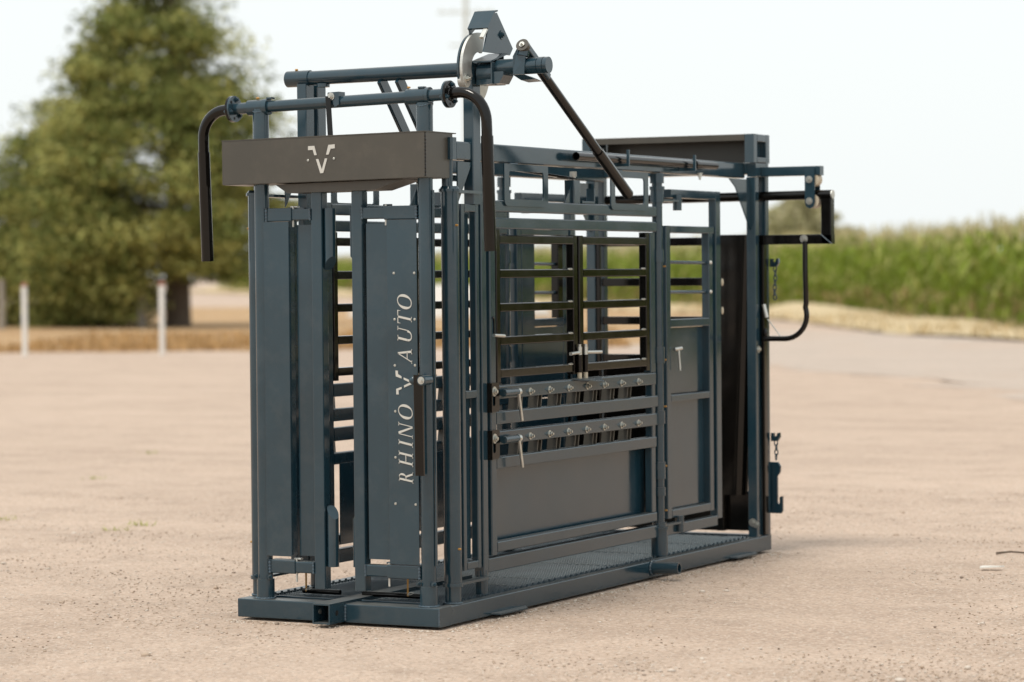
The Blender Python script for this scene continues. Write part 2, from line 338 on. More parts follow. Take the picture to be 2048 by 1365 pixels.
def verge():                                            # straw-coloured bank along the corn
    rs = random.Random(5); vs_, fs_ = [], []; N = 260
    for i in range(N+1):
        x, y, nx, ny = edge_pt(i/N)
        if (x-CAM.x)*nx+(y-CAM.y)*ny < 0: nx, ny = -nx, -ny
        hh = .10+.06*math.sin(i*.31)+.05*math.sin(i*.83+1)+.22*max(0, math.sin(i*.117+.5))**6
        for o_, z in ((-3.2, .04), (-2.4, hh*.6+.05), (-1.5, hh+.05), (-.5, hh*.8+.05), (.4, .03)): vs_.append((x+nx*o_, y+ny*o_, z+rs.uniform(-.03, .03)))
    for i in range(N):
        for k in range(4): a = i*5+k; fs_.append((a, a+1, a+6, a+5))
    mb = MB(); mb._s = True; o = mb.add(vs_, fs_).build('grass_verge', STRAW); tag(o, 'straw-coloured grass bank at the foot of the corn', None, None, 'structure')
    Vs, Fs = [], []
    for i in range(9000):
        x, y, nx, ny = edge_pt(rs.random())
        if (x-CAM.x)*nx+(y-CAM.y)*ny < 0: nx, ny = -nx, -ny
        o_ = rs.uniform(-3.4, .5); x += nx*o_; y += ny*o_; a = rs.random()*6.28; h = rs.uniform(.1, .32); tx, ty = math.cos(a)*.03, math.sin(a)*.03; lx, ly = rs.uniform(-.15, .15), rs.uniform(-.15, .15)
        o2 = len(Vs); Vs += [(x-tx, y-ty, .05), (x+tx, y+ty, .05), (x+lx, y+ly, .05+h)]; Fs.append((o2, o2+1, o2+2))
    o = fast_mesh('dry_grass_tufts', Vs, Fs, [leafmat('straw_blade', (.56, .44, .26), .3)]); tag(o, 'dry straw blades growing on the bank below the corn', None, None, 'stuff')
    Vs, Fs = [], []
    for i in range(5000):
        a = rs.random(); b = rs.random()**1.6*14; x = -28+10.7*a-b*.45; y = 33.0+6*a+b*.9; g = rs.random()*6.28; h = rs.uniform(.05, .22); tx, ty = math.cos(g)*.03, math.sin(g)*.03
        o2 = len(Vs); Vs += [(x-tx, y-ty, 0), (x+tx, y+ty, 0), (x+rs.uniform(-.1, .1), y+rs.uniform(-.1, .1), h)]; Fs.append((o2, o2+1, o2+2))
    o = fast_mesh('brown_grass_blades', Vs, Fs, [leafmat('brown_blade', (.44, .28, .13), .35)]); tag(o, 'withered brown grass along the edge of the yard by the trees', None, None, 'stuff')
verge()

# --- trees
LEAF = [leafmat('cedar_leaf', (.165, .19, .055), .5), leafmat('cedar_leaf_light', (.42, .41, .14), .3)]
BARK = mat('bark', (.10, .075, .055), .9, 0, 1.5, .3, 8, .8, 12)
def tree(name, label, base, H_, profile, nclump, seed, group=None, trunk_r=.28, leaf=.078, per=230, mats=None, shift=(0, 0)):
    rs = np.random.RandomState(seed); root = empty(name, base); tag(root, label, 'tree', group)
    m = MB(); pts = [(0, 0, -.1)]
    for i in range(1, 9): t = i/8; pts.append((.15*math.sin(3*t+seed), .12*math.sin(4*t), H_*.92*t))
    m.path(pts, lambda t: trunk_r*(1-t)**.8+.03, 10)
    hs = [p[0] for p in profile]; rr_ = [p[1] for p in profile]; cents = []
    for i in range(nclump):
        for _ in range(30):
            t = rs.uniform(profile[0][0], profile[-1][0]); R_ = np.interp(t, hs, rr_)
            if rs.rand() < (R_/max(rr_))**1.3: break
        a = rs.uniform(0, 2*np.pi); q = R_*rs.uniform(.25, 1)**.6*(1+.16*np.sin(3*a+seed+5*t))
        if shift[0] and t < .15 and (q*np.cos(a)*.888+q*np.sin(a)*.459) > -.3: continue
        cents.append((q*np.cos(a)+shift[0]*(1-.4*t), q*np.sin(a)+shift[1]*(1-.4*t), t*H_+rs.uniform(-.2, .2), a, q/max(R_, .1)))
    for c in cents[::6]:
        z0 = max(c[2]*.82-.4, .6); m.path([(0, 0, z0), (c[0]*.5, c[1]*.5, z0+(c[2]-z0)*.3), (c[0], c[1], c[2])], lambda t: .055*(1-t)+.012, 5)
    m.build('trunk', BARK, root)
    Vs, Ix = [], []
    for cx, cy, cz, a, q in cents:
        n_ = int(per*rs.uniform(.6, 1.3)); sz = rs.uniform(.35, .95); lite = rs.rand() < .5
        p = np.clip(rs.normal(0, 1, (n_, 3)), -1.5, 1.5)*np.array([sz*.72, sz*.72, sz*.27]); rad = p[:, 0]*np.cos(a)+p[:, 1]*np.sin(a)
        p[:, 2] -= .22*np.clip(rad, -1, 2)**2*.6; p += (cx, cy, cz)
        d1 = rs.normal(0, 1, (n_, 3))+np.array([np.cos(a), np.sin(a), -.15])*1.2; d1 /= np.linalg.norm(d1, axis=1)[:, None]
        d2 = np.cross(d1, rs.normal(0, 1, (n_, 3))); d2 /= np.linalg.norm(d2, axis=1)[:, None]
        l = leaf*rs.uniform(.7, 1.6, (n_, 1)); wv = l*.38
        Vs.append(np.stack([p-d1*l, p+d2*wv, p+d1*l, p-d2*wv], 1).reshape(-1, 3)); Ix.append((rs.rand(n_) < (.72 if lite else .15)).astype(int))
    Vs = np.concatenate(Vs); Fs = np.arange(len(Vs)).reshape(-1, 4)
    o = fast_mesh('crown', Vs, Fs, mats or LEAF, np.concatenate(Ix)); o.parent = root
    return root
tree('conifer_tree', 'tall broad conifer at left behind the white posts', (-38.5, 55.4, 0), 10.8, [(.02, 1.0), (.07, 2.3), (.2, 3.2), (.36, 3.4), (.48, 3.05), (.58, 2.5), (.68, 2.15), (.8, 1.5), (.9, .95), (1.0, .3)], 480, 3, 'conifers at the edge of the yard', .34, shift=(-.68, -.35))
tree('conifer_tree', 'shorter dark conifer at the far left edge behind the first white post', (-43.6, 56.6, 0), 6.3, [(.02, .8), (.1, 1.9), (.35, 2.3), (.65, 1.7), (1.0, .35)], 200, 8, 'conifers at the edge of the yard')
tree('conifer_tree', 'low bushy conifer between the two larger ones', (-41.9, 55.6, 0), 3.4, [(.02, .9), (.2, 1.4), (.6, 1.2), (1.0, .3)], 70, 21, 'conifers at the edge of the yard')
tree('round_tree', 'distant pale round tree showing above the corn', (-64, 166, 0), 6.1, [(.3, 1.4), (.45, 3.0), (.7, 2.8), (.9, 1.6), (1.0, .6)], 120, 11, None, .3, .2, 90, mats= [leafmat('far_leaf', (.40, .37, .20)), leafmat('far_leaf_pale', (.52, .47, .30))])

# --- fence posts, pole and other far things
WPOST = mat('white_post_paint', (.72, .70, .66), .6, 0, 1.5, .08, 5); RED = mat('post_cap_brown', (.30, .11, .07), .7); WOOD = mat('weathered_wood', (.30, .27, .23), .9, 0, 1.5, .2, 7)
for x, y, h, lab in ((-25.66, 31.45, 1.24, 'white post with brown top, left of the two'), (-23.42, 32.47, 1.24, 'white post with brown top in front of the tall conifer')):
    r = empty('white_post', (x, y, 0)); tag(r, lab, 'post', 'white posts at the yard edge')
    MB().cyl((0, 0, -.2), (0, 0, h), .049, 16).build('shaft', WPOST, r); MB().cyl((0, 0, h), (0, 0, h+.05), .051, 16).ball((0, 0, h+.05), .049, 12, 6, (1, 1, .5)).build('cap', RED, r)
for x, y, h, lab in ((-38.84, 54.15, 1.35, 'grey wooden fence post beside the tall conifer trunk'), (-41.91, 52.08, 1.35, 'grey wooden fence post at the left picture edge')):
    o = MB().path([(x, y, -.2), (x+.02, y, h*.5), (x, y, h)], lambda t: .10-.015*t, 10).build('fence_post', WOOD); tag(o, lab, 'post', 'grey fence posts')
def heap():
    rs = random.Random(2); vs_, fs_ = [], []; A, B = 26, 8
    for j in range(B+1):
        for i in range(A):
            t = j/B; a = 2*math.pi*i/A; rr = (1-t**1.4)*(1+.12*math.sin(3*a)+.08*math.sin(5*a+1)); vs_.append((-39.5+3.4*rr*math.cos(a), 72+2.6*rr*math.sin(a), .03+1.0*math.sin(t*math.pi/2)+rs.uniform(-.02, .02)))
    for j in range(B):
        for i in range(A): k = (i+1) % A; fs_.append((j*A+i, j*A+k, (j+1)*A+k, (j+1)*A+i))
    mb = MB(); mb._s = True; o = mb.add(vs_, fs_).build('gravel_heap', ground_material('pale_heap', (.60, .55, .50), (.5, .45, .4), (.66, .62, .57))); tag(o, 'low pale gravel heap behind the conifer trunk', 'gravel heap')
heap()
def pole():
    r = empty('utility_pole', (-107, 200, 0)); tag(r, 'pale distant utility pole rising behind the chute', 'utility pole'); pm = mat('hazed_pole', (.62, .61, .58), .9)  # distance haze is put into the pale pole colour
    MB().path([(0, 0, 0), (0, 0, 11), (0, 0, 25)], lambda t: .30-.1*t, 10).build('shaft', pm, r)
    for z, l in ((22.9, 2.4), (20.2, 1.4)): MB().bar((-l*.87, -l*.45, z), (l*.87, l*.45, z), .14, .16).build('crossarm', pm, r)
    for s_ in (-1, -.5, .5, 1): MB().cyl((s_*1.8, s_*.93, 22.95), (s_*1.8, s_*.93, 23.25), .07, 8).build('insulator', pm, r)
pole()
def weed(px, py, k, label):
    rs = random.Random(k); Vs, Fs = [], []
    for i in range(22):
        a = rs.random()*6.28; d = rs.uniform(0, .10); x, y = px+math.cos(a)*d, py+math.sin(a)*d; l = rs.uniform(.03, .08); b = rs.random()*6.28; tx, ty = -math.sin(b)*.004, math.cos(b)*.004; o = len(Vs)
        Vs += [(x-tx, y-ty, -.01), (x+tx, y+ty, -.01), (x+math.cos(b)*l, y+math.sin(b)*l, rs.uniform(.008, .024))]; Fs.append((o, o+1, o+2))
    o = fast_mesh('grass_tuft', Vs, Fs, [bpy.data.materials.get('weed_leaf') or leafmat('weed_leaf', (.34, .35, .10), .3)]); tag(o, label, 'grass tuft', 'small green weeds on the gravel')
def gp(px, py):                                        # ground point under a photo position, used only to lay things out
    d = _f+_r2*((px-1024)/5756.24)-_u2*((py-682.5)/5756.24); t = -CAM.z/d.z; return CAM.x+d.x*t, CAM.y+d.y*t
for k, (a, b, l) in enumerate(((278, 1048, 'small green weed left of the chute, nearest to it'), (228, 1059, 'small faint green weed left of the nearest one'), (188, 957, 'green weed farther back on the left gravel'), (6, 1036, 'green weed at the left picture edge'), (300, 905, 'faint green weed far back on the left gravel'))):
    weed(*gp(a, b), 40+k, l)
lx, ly = gp(1982, 1142)
o = MB().prism([(lx-.045, ly-.03, .012), (lx+.05, ly-.012, .02), (lx+.055, ly+.03, .016), (lx-.05, ly+.02, .012)], (0, 0, .008)).build('paper_scrap', mat('white_scrap', (.78, .77, .72), .7)); tag(o, 'small white scrap lying on the gravel at right', 'litter')
lx, ly = gp(2022, 1112)
o = MB().path([(lx-.07, ly-.02, .012), (lx, ly, .02), (lx+.07, ly+.05, .012)], lambda t: .006*(1-.4*t), 7).build('twig', BARK); tag(o, 'short brown twig near the white scrap', 'twig')
# ================================================================== THE CHUTE
chute = empty('cattle_squeeze_chute', (0, 0, 0))
tag(chute, 'navy steel cattle squeeze chute with black bar doors standing on the gravel', 'cattle chute')
def B(mb, name, m=NAVY, parent=chute): return mb.build(name, m, parent)
def mx(s, x): return x if s > 0 else -.954-x          # right side as is, left side mirrored
def hexbolt(r=.013, l=.016):
    m = MB(); m.cyl((0, 0, 0), (0, 0, .003), r*1.5, 14); m.cyl((0, 0, .003), (0, 0, .003+l*.55), r, 6); m.cyl((0, 0, .003+l*.55), (0, 0, l+.003), r*.55, 10); return m
R90 = math.pi/2
TO_FRONT = (R90, 0, 0); TO_RIGHT = (0, R90, 0); TO_LEFT = (0, -R90, 0)
def bolt(loc, parent, rot=TO_RIGHT, r=.013, l=.016, m=BRIGHT): return shared(('bolt', r, l, m.name), lambda: hexbolt(r, l), m, 'bolt', loc, parent, rot)
def rivet(loc, parent):
    return shared('rivet', lambda: MB().cyl((0, 0, 0), (0, 0, .002), .0055, 12, .005).ball((0, 0, .002), .003, 8, 4, (1, 1, .6)), BRIGHT, 'rivet', loc, parent, TO_FRONT)
def cap(loc, parent): return shared('greasecap', lambda: MB().cyl((-.004, 0, 0), (.004, 0, 0), .0045, 10).ball((.005, 0, 0), .0042, 8, 5), BRASS, 'grease_cap', loc, parent)
def weld(pts, parent, r=.004): return MB().bead(pts, r).build('weld_bead', WELD, parent)
def ringpts(c, r, z, n=24): return [(c[0]+r*math.cos(2*math.pi*i/n), c[1]+r*math.sin(2*math.pi*i/n), z) for i in range(n+1)]

# ---------------------------------------------------------------- base
base = B(MB().box(-.05, 0, .10, 3.45, 0, .0762).box(-.954, -.904, .10, 3.45, 0, .0762).box(-.954, 0, 3.45, 3.5, 0, .0762).box(-.903, -.051, 1.2, 1.25, .004, .066).box(-.903, -.051, 2.4, 2.45, .004, .066), 'base_frame')
for x0, x1 in ((-.954, -.522), (-.438, 0)): B(MB().box(x0, x1, 0, .0995, 0, .0762), 'front_beam', NAVY, base)
h = MB()
for a in ((-.521, -.439, .081, .087), (-.521, -.439, .004, .010)): h.box(a[0], a[1], -.12, 1.1, a[2], a[3], .001)
for a in ((-.521, -.515), (-.445, -.439)): h.box(a[0], a[1], -.12, 1.1, .0102, .0808, .001)
hitch = B(h, 'hitch_tube', NAVY, base)
B(MB().box(-.514, -.446, -.02, .0, .011, .080), 'tube_shade_plug', DARK, base)  # dark block painting the shade inside the open hitch tube
for x in (-.4388,): B(MB().cyl((x-.001, -.065, .046), (x+.0008, -.065, .046), .011, 16), 'pin_hole', DARK, base)
B(MB().cyl((-.5148, -.07, .05), (-.513, -.07, .05), .011, 14), 'pin_hole', ZINC, base)
weld([(-.4375, -.002, .008), (-.4375, -.002, .072)], base, .005); weld([(-.5225, -.002, .008), (-.5225, -.002, .072)], base, .004); weld([(-.002, -.001, .006), (-.002, -.001, .072)], base, .003)
for s in (1, -1):
    for y in (.48, 3.0):
        X = lambda x: mx(s, x)
        g = MB(); g.prism([(X(.002), y-.05, .006), (X(.040), y-.03, .004), (X(.048), y+.20, .004), (X(.002), y+.27, .004)], (0, 0, .006)); B(g, 'foot_plate', NAVY, base)
B(MB().tubeh((0, 2.045, .045), (.135, 2.05, .048), .028, .021), 'stub_pipe', NAVY, base); B(MB().cyl((.12-.07, 2.047, .046), (.075, 2.047, .046), .0205, 18), 'pipe_shade_plug', DARK, base)  # dark disc inside the open pipe end paints its inner shade
weld([(.004, 2.045+.033*math.cos(a), .045+.033*math.sin(a)) for a in np.linspace(0, 6.28, 20)], base, .005)
# floor
floor = B(MB().box(-.903, -.051, .1005, 3.449, .034, .040, .001), 'floor_plate', mat('floor_plate_navy', (.016, .026, .034), .5))
def grating():
    Vs, Fs = [], []; py, pxx, wd, th = .0135, .036, .0022, .005; y = .108; k = 0
    while y < 3.44:
        if not any(abs(y-j) < .012 for j in (.30, .92, 1.22, 1.85, 2.42, 2.95)):
            x = -.897; i = 0; row = []
            while x < -.057: row.append((x, y+(py*.5 if (i+k) % 2 else -py*.5)*.9, .066+(.006 if (i+k) % 2 else 0))); x += pxx*.5; i += 1
            for a, b in zip(row[:-1], row[1:]):
                o = len(Vs)
                for p in (a, b): Vs += [(p[0], p[1]-wd, p[2]), (p[0], p[1]+wd, p[2]), (p[0], p[1]+wd, p[2]-th), (p[0], p[1]-wd, p[2]-th)]
                Fs += [(o, o+1, o+5, o+4), (o+1, o+2, o+6, o+5), (o+3, o, o+4, o+7)]
            # upturned strand ends along the right beam
            for e, sg in ((row[-1], 1), (row[0], -1)):
                if k % 4 == 0:
                    o = len(Vs); Vs += [(e[0], e[1]-.015, .060), (e[0], e[1]+.013, .060), (e[0]+sg*.006, e[1]+.010, .083), (e[0]+sg*.006, e[1]-.008, .083)]; Fs.append((o, o+1, o+2, o+3))
        y += py*.98; k += 1
    o = fast_mesh('floor_grating', Vs, Fs, [mat('grating_navy', (.065, .092, .11), .38, 0, 1.5, .25, 9)]); o.parent = chute; o['kind'] = 'stuff'
grating()
for y in (.30, .92, 1.22, 1.85, 2.42, 2.95): B(MB().box(-.897, -.06, y-.006, y+.006, .05, .0705, .002), 'grating_bar')
B(MB().bar((-.86, .109, .079), (-.55, .109, .079), .012, .008), 'grating_bar'); B(MB().bar((-.42, .109, .079), (-.12, .109, .079), .012, .008), 'grating_bar')
rod = B(MB().cyl((-.49, .235, .092), (-.20, .235, .092), .011, 12), 'foot_rod', BLACK); B(MB().cyl((-.78, .235, .092), (-.60, .235, .092), .011, 12), 'foot_rod', BLACK)
for x in (-.235, -.72): B(MB().cyl((x, .16, .10), (x, .16, .185), .004, 8), 'hitch_pin', BRASS); B(MB().path([(x, .155, .105), (x+.02, .15, .108), (x+.035, .15, .115), (x+.02, .15, .118), (x+.004, .155, .11)], .0015, 6), 'pin_clip', BRIGHT)

# ---------------------------------------------------------------- front posts, pivot poles
def front_post(x):
    p = B(MB().cyl((x, .05, .078), (x, .05, 1.80), .0302, 26), 'front_post')
    B(MB().cyl((x, .05, 1.97), (x, .05, 2.10), .0335, 26), 'upper_post', NAVY, p)
    B(MB().cyl((x, .05, .077), (x, .05, .158), .0368, 26), 'collar', NAVY, p)
    weld(ringpts((x, .05), .039, .079), p, .0045); weld([(x+.033*math.cos(a), .05+.033*math.sin(a), 2.098-.012*math.sin(a)**2) for a in np.linspace(0, 6.28, 26)], p, .003)
    for a in (-.035, .035): bolt((x+a, .028, .168), p, TO_FRONT, .008, .012, NAVY)
    return p
fpr = front_post(-.075); fpl = front_post(-.848)
B(MB().box(-.042, -.036, .045, .055, .24, 1.75, .001), 'side_strip', NAVY, fpr)
def pivot_pole(s):
    x, y = (-.036, .182) if s > 0 else (-.926, .135)
    p = B(MB().cyl((x, y, .078), (x, y, .150), .0335, 26).cyl((x, y, .150), (x, y, 1.745), .0365, 28), 'pivot_pole')
    B(MB().cyl((x, y, .146), (x, y, .160), .0425, 28), 'ring', NAVY, p); B(MB().cyl((x, y, 1.745), (x, y, 1.757), .0445, 28).cyl((x, y, 1.757), (x, y, 1.768), .042, 28, .034), 'ring', NAVY, p)
    B(MB().cyl((x, y, 1.76), (x, y, 1.90), .0125, 14), 'top_pin', NAVY, p); B(MB().cyl((x-.012*s, y, 1.76), (x-.012*s, y, 1.95), .0215, 18), 'top_pin', NAVY, p)
    B(MB().box(min(x, x+s*.026)-.004, max(x, x+s*.026), y-.025, y+.02, 1.875, 1.965, .008), 'top_block', NAVY, p)
    weld(ringpts((x, y), .036, .08), p, .004)
    for z in (.30, 1.61): cap((x+s*.036, y-.012, z), p)
    L = MB(); L.prism([(x-.02, y+.02, .147), (x+.02, y+.02, .147), (x+.012, .47, .147), (x-.03, .47, .147)], (0, 0, .010)); B(L, 'lower_link', NAVY, p)
    L = MB(); L.prism([(x-.025, y+.02, 1.742), (x+.02, y+.02, 1.742), (x+.0, .47, 1.742), (x-.04, .47, 1.742)], (0, 0, .012)); B(L, 'upper_link', NAVY, p)
    return p
pivot_pole(1); pivot_pole(-1)

# ---------------------------------------------------------------- header box with emblem
def hz(x, z): return z+(x+.509)*.0128                  # the box hangs slightly out of level
def hbox():
    x0, x1, y0, y1 = -.988, -.03, -.03, .195; m = MB()
    def slab(xa, xb, ya, yb, za, zb):
        P = [(xa, ya, hz(xa, za)), (xb, ya, hz(xb, za)), (xb, yb, hz(xb, za)), (xa, yb, hz(xa, za))]; Q = [(xa, ya, hz(xa, zb)), (xb, ya, hz(xb, zb)), (xb, yb, hz(xb, zb)), (xa, yb, hz(xa, zb))]; m.loft([P, Q])
    slab(x0, x1, y0, y0+.004, 1.7945, 1.9735); slab(x0, x0+.004, y0+.004, y1, 1.7945, 1.9735); slab(x1-.004, x1, y0+.004, y1, 1.7945, 1.9735); slab(x0, x1, y1, y1+.004, 1.7945, 1.9735)
    b = B(m, 'header_box', SATIN); m2 = MB(); m = m2; slab_ = slab
    return b
hb = hbox()
def lid():
    m = MB(); x0, x1 = -.990, -.028
    for za, ya, yb, xb in ((1.974, -.0315, .225, x1+.001),): m.loft([[(x0, ya, hz(x0, za)), (xb, ya, hz(xb, za)), (xb, yb, hz(xb, za)), (x0, yb, hz(x0, za))], [(x0, ya, hz(x0, za+.004)), (xb, ya, hz(xb, za+.004)), (xb, yb, hz(xb, za+.004)), (x0, yb, hz(x0, za+.004))]])
    return m
B(lid(), 'lid', SATIN, hb)
m = MB(); m.loft([[(-.985, -.026, 1.7865), (-.035, -.026, 1.7985), (-.035, .16, 1.7985), (-.985, .16, 1.7865)], [(-.985, -.026, 1.7895), (-.035, -.026, 1.8015), (-.035, .16, 1.8015), (-.985, .16, 1.7895)]]); B(m, 'bottom_lip', SATIN, hb)
o = weld([(-.029, -.031, hz(-.03, 1.797)), (-.029, -.031, hz(-.03, 1.972))], hb, .003); o.data.materials[0] = BLACK
B(MB().prism([(-.756, .01, 1.7855), (-.70, .01, 1.750), (-.29, .01, 1.755), (-.15, .01, 1.795)], (0, .15, 0)), 'roller_guard', SATIN, hb)
def ez(zx, zy): return (-.572+(zx-757)*.000737, -.0305, 1.937-(zy-522)*.000647)
def prismY(pts, t): return MB().prism(pts, (0, -t, 0))
EMB = [[(757, 522), (797, 521), (812, 579), (797, 580), (787, 546), (757, 547)], [(887, 518), (928, 515), (928, 540), (902, 542), (888, 578), (872, 579)], [(807, 605), (822, 604), (844, 670), (864, 602), (879, 602), (853, 692), (834, 694)]]
for e in EMB: B(prismY([ez(*p) for p in e], .002), 'emblem', LETTER, hb)
for p in ((756, 610), (922, 603)): q = ez(*p); rivet((q[0], -.031, q[2]), hb)

# ---------------------------------------------------------------- crank shaft above the box
def sz(x): return 2.105+(x+.975)*.0248
shaft = B(MB().cyl((-.985, .05, sz(-.985)), (.04, .05, sz(.04)), .0238, 26), 'crank_shaft')
for a, b in ((-.905, -.83), (-.83, -.805), (-.152, -.062), (-.062, -.045)):
    B(MB().cyl((a, .05, sz(a)), (b-.002, .05, sz(b)), .0315 if b-a > .05 else .034, 26), 'sleeve', NAVY, shaft)
def flange(x0, x1, m):
    f = B(MB().cyl((x0, .05, sz(x0)), (x1, .05, sz(x1)), .0545, 36), 'flange', m, shaft)
    for sd_, xx in ((-1, min(x0, x1)), (1, max(x0, x1))):
        for k in range(6):
            a = k*math.pi/3+.3; y, z = .05+.040*math.cos(a), sz(x0)+.040*math.sin(a)
            if k % 2: shared('flangebolt', lambda: hexbolt(.008, .010), m, 'flange_bolt', (xx, y, z), shaft, TO_RIGHT if sd_ > 0 else TO_LEFT)
            else: shared('flangehole', lambda: MB().cyl((0, 0, -.001), (0, 0, .0012), .0058, 12), DARK, 'flange_hole', (xx, y, z), shaft, TO_RIGHT if sd_ > 0 else TO_LEFT)
flange(.028, .036, NAVY); flange(.037, .046, BLACK); flange(-.980, -.972, NAVY); flange(-.990, -.981, BLACK)
def bend(c, r, a0, a1, n=12): return [(c[0]+r*math.cos(a0+(a1-a0)*i/n), c[1]+r*math.sin(a0+(a1-a0)*i/n)) for i in range(n+1)]
def handle(s):
    if s > 0: P = [(.046, 2.134), (.085, 2.136)]+bend((.085, 2.018), .118, math.pi/2, .02)+[(.2035, 1.98)]; bot = 1.503; x = .2035
    else: P = [(-.990, 2.104), (-1.02, 2.102)]+bend((-1.02, 1.987), .115, math.pi/2, math.pi-.02)+[(-1.1355, 1.95)]; bot = 1.475; x = -1.1355
    def W(p): return (p[0], .05+max(0, 2.1-p[1])*.045, p[1])
    o = B(MB().path([W(p) for p in P]+[W((x, P[-1][1]-.05))], .0222, 20), 'crank_handle', BLACK)
    t = MB(); a, b = Vector(W((x, P[-1][1]-.02))), Vector(W((x, bot))); t.tubeh(a, b, .0252, .0205, 22, .06); B(t, 'grip', BLACK, o)
    weld([(s*.001+(.047 if s > 0 else -.991), .05+.024*math.cos(a), sz(P[0][0])+.024*math.sin(a)) for a in np.linspace(0, 6.28, 18)], o, .004).data.materials[0] = BLACK
handle(1); handle(-1)
m = MB(); m.prism([(-.508, .02, 2.155), (-.456, .02, 2.157), (-.456, .02, 2.105), (-.475, .02, 2.095), (-.49, .02, 2.118), (-.512, .02, 2.122)], (0, .05, 0)); st = B(m, 'strap_bracket', NAVY, shaft)
bolt((-.492, .02, 2.138), shaft, TO_FRONT, .011, .012)
B(MB().bar((-.502, .012, 2.14), (-.492, .012, 1.975), .024, .006, (0, 1, 0), .002), 'hanging_strap', BLACK, shaft)
for x in (-.80, -.085): B(MB().box(x-.012, x+.014, .035, .06, sz(x)+.03, sz(x)+.038, .002), 'shaft_clip', NAVY, shaft); cap((x-.06, .045, sz(x)+.036), shaft)

# ---------------------------------------------------------------- head gate doors
def door(s):
    if s < 0: e0, e1 = -.607, -.556; o0, o1 = -.846, -.707; i0, i1 = -.69, -.608; po = -.816
    else: e0, e1 = -.416, -.366; o0, o1 = -.243, -.106; i0, i1 = -.352, -.2425; po = -.106
    d = B(MB().box(e0, e1, .04, .092, .127, 1.75, .006), 'head_gate_door')
    m = MB()                                            # outer cover with folded edges
    y = .028
    m.box(o0, o1, y, y+.004, .245 if s > 0 else .256, 1.6335, .001)
    if s < 0: m.box(o1-.004, o1, y+.0045, y+.045, .258, 1.631, .001)
    B(m, 'outer_panel', NAVY, d)
    yi = .066 if s < 0 else .050
    B(MB().box(i0, i1, yi, yi+.004, .258, 1.62, .001), 'inner_panel', NAVY, d)
    if s > 0: B(MB().box(i0, i0+.004, yi+.0045, yi+.05, .258, 1.62, .001), 'panel_fold', NAVY, d)
    for z in (1.662, .212):
        if s < 0: a, b, c = -.818, -.697, e0
        else: a, b, c = -.106, -.258, e1
        B(MB().bar((a, .062, z), (b, .062, z), .058, .056), 'telescoping_tube', NAVY, d); B(MB().bar((b, .062, z), (c, .062, z), .048, .047), 'telescoping_tube', NAVY, d)
        q = c+(.003 if s > 0 else -.003)
        weld([(q, .038, z-.024), (q, .036, z+.024)], d, .004); q = a+(-.002 if s > 0 else .002); weld([(q, .032, z-.028), (q, .030, z+.028)], d, .005)
        B(MB().cyl((b+(.012 if s > 0 else -.012)*0, .05, z-.062 if z < 1 else z-.05), (b, .05, z+.034), .0045, 8), 'lock_pin', ZINC, d)
        B(MB().box(b-.014, b+.018, .052, .072, z+.029, z+.036, .002), 'pin_tab', ZINC if s < 0 else NAVY, d)
    nx, ny = ((-.5305, .066) if s < 0 else (-.428, .098))
    def pad(z0, z1, cut_low):
        n_ = 20; r = .0235; R0 = []; R1 = []
        for i in range(n_):
            a = 2*math.pi*i/n_; x_, y_ = nx+r*math.cos(a), ny+r*math.sin(a); tl = (math.cos(a)*(1 if s < 0 else -1)-math.sin(a)*.6)*.5+.5
            if cut_low: R0.append((x_, y_, z0+.05*max(0, tl))); R1.append((x_, y_, z1))
            else: R0.append((x_, y_, z0)); R1.append((x_, y_, z1-.05*max(0, tl)))
        B(MB().loft([R0, R1], True, True), 'neck_pad', NAVY, d)
    pad(1.435, 1.686, True); pad(.218, .468, False)
    B(MB().cyl(((e0+e1)/2, .066, 1.75), ((e0+e1)/2, .066, 1.80), .03, 18), 'top_bush', NAVY, d)
    return d
dl = door(-1); dr = door(1)

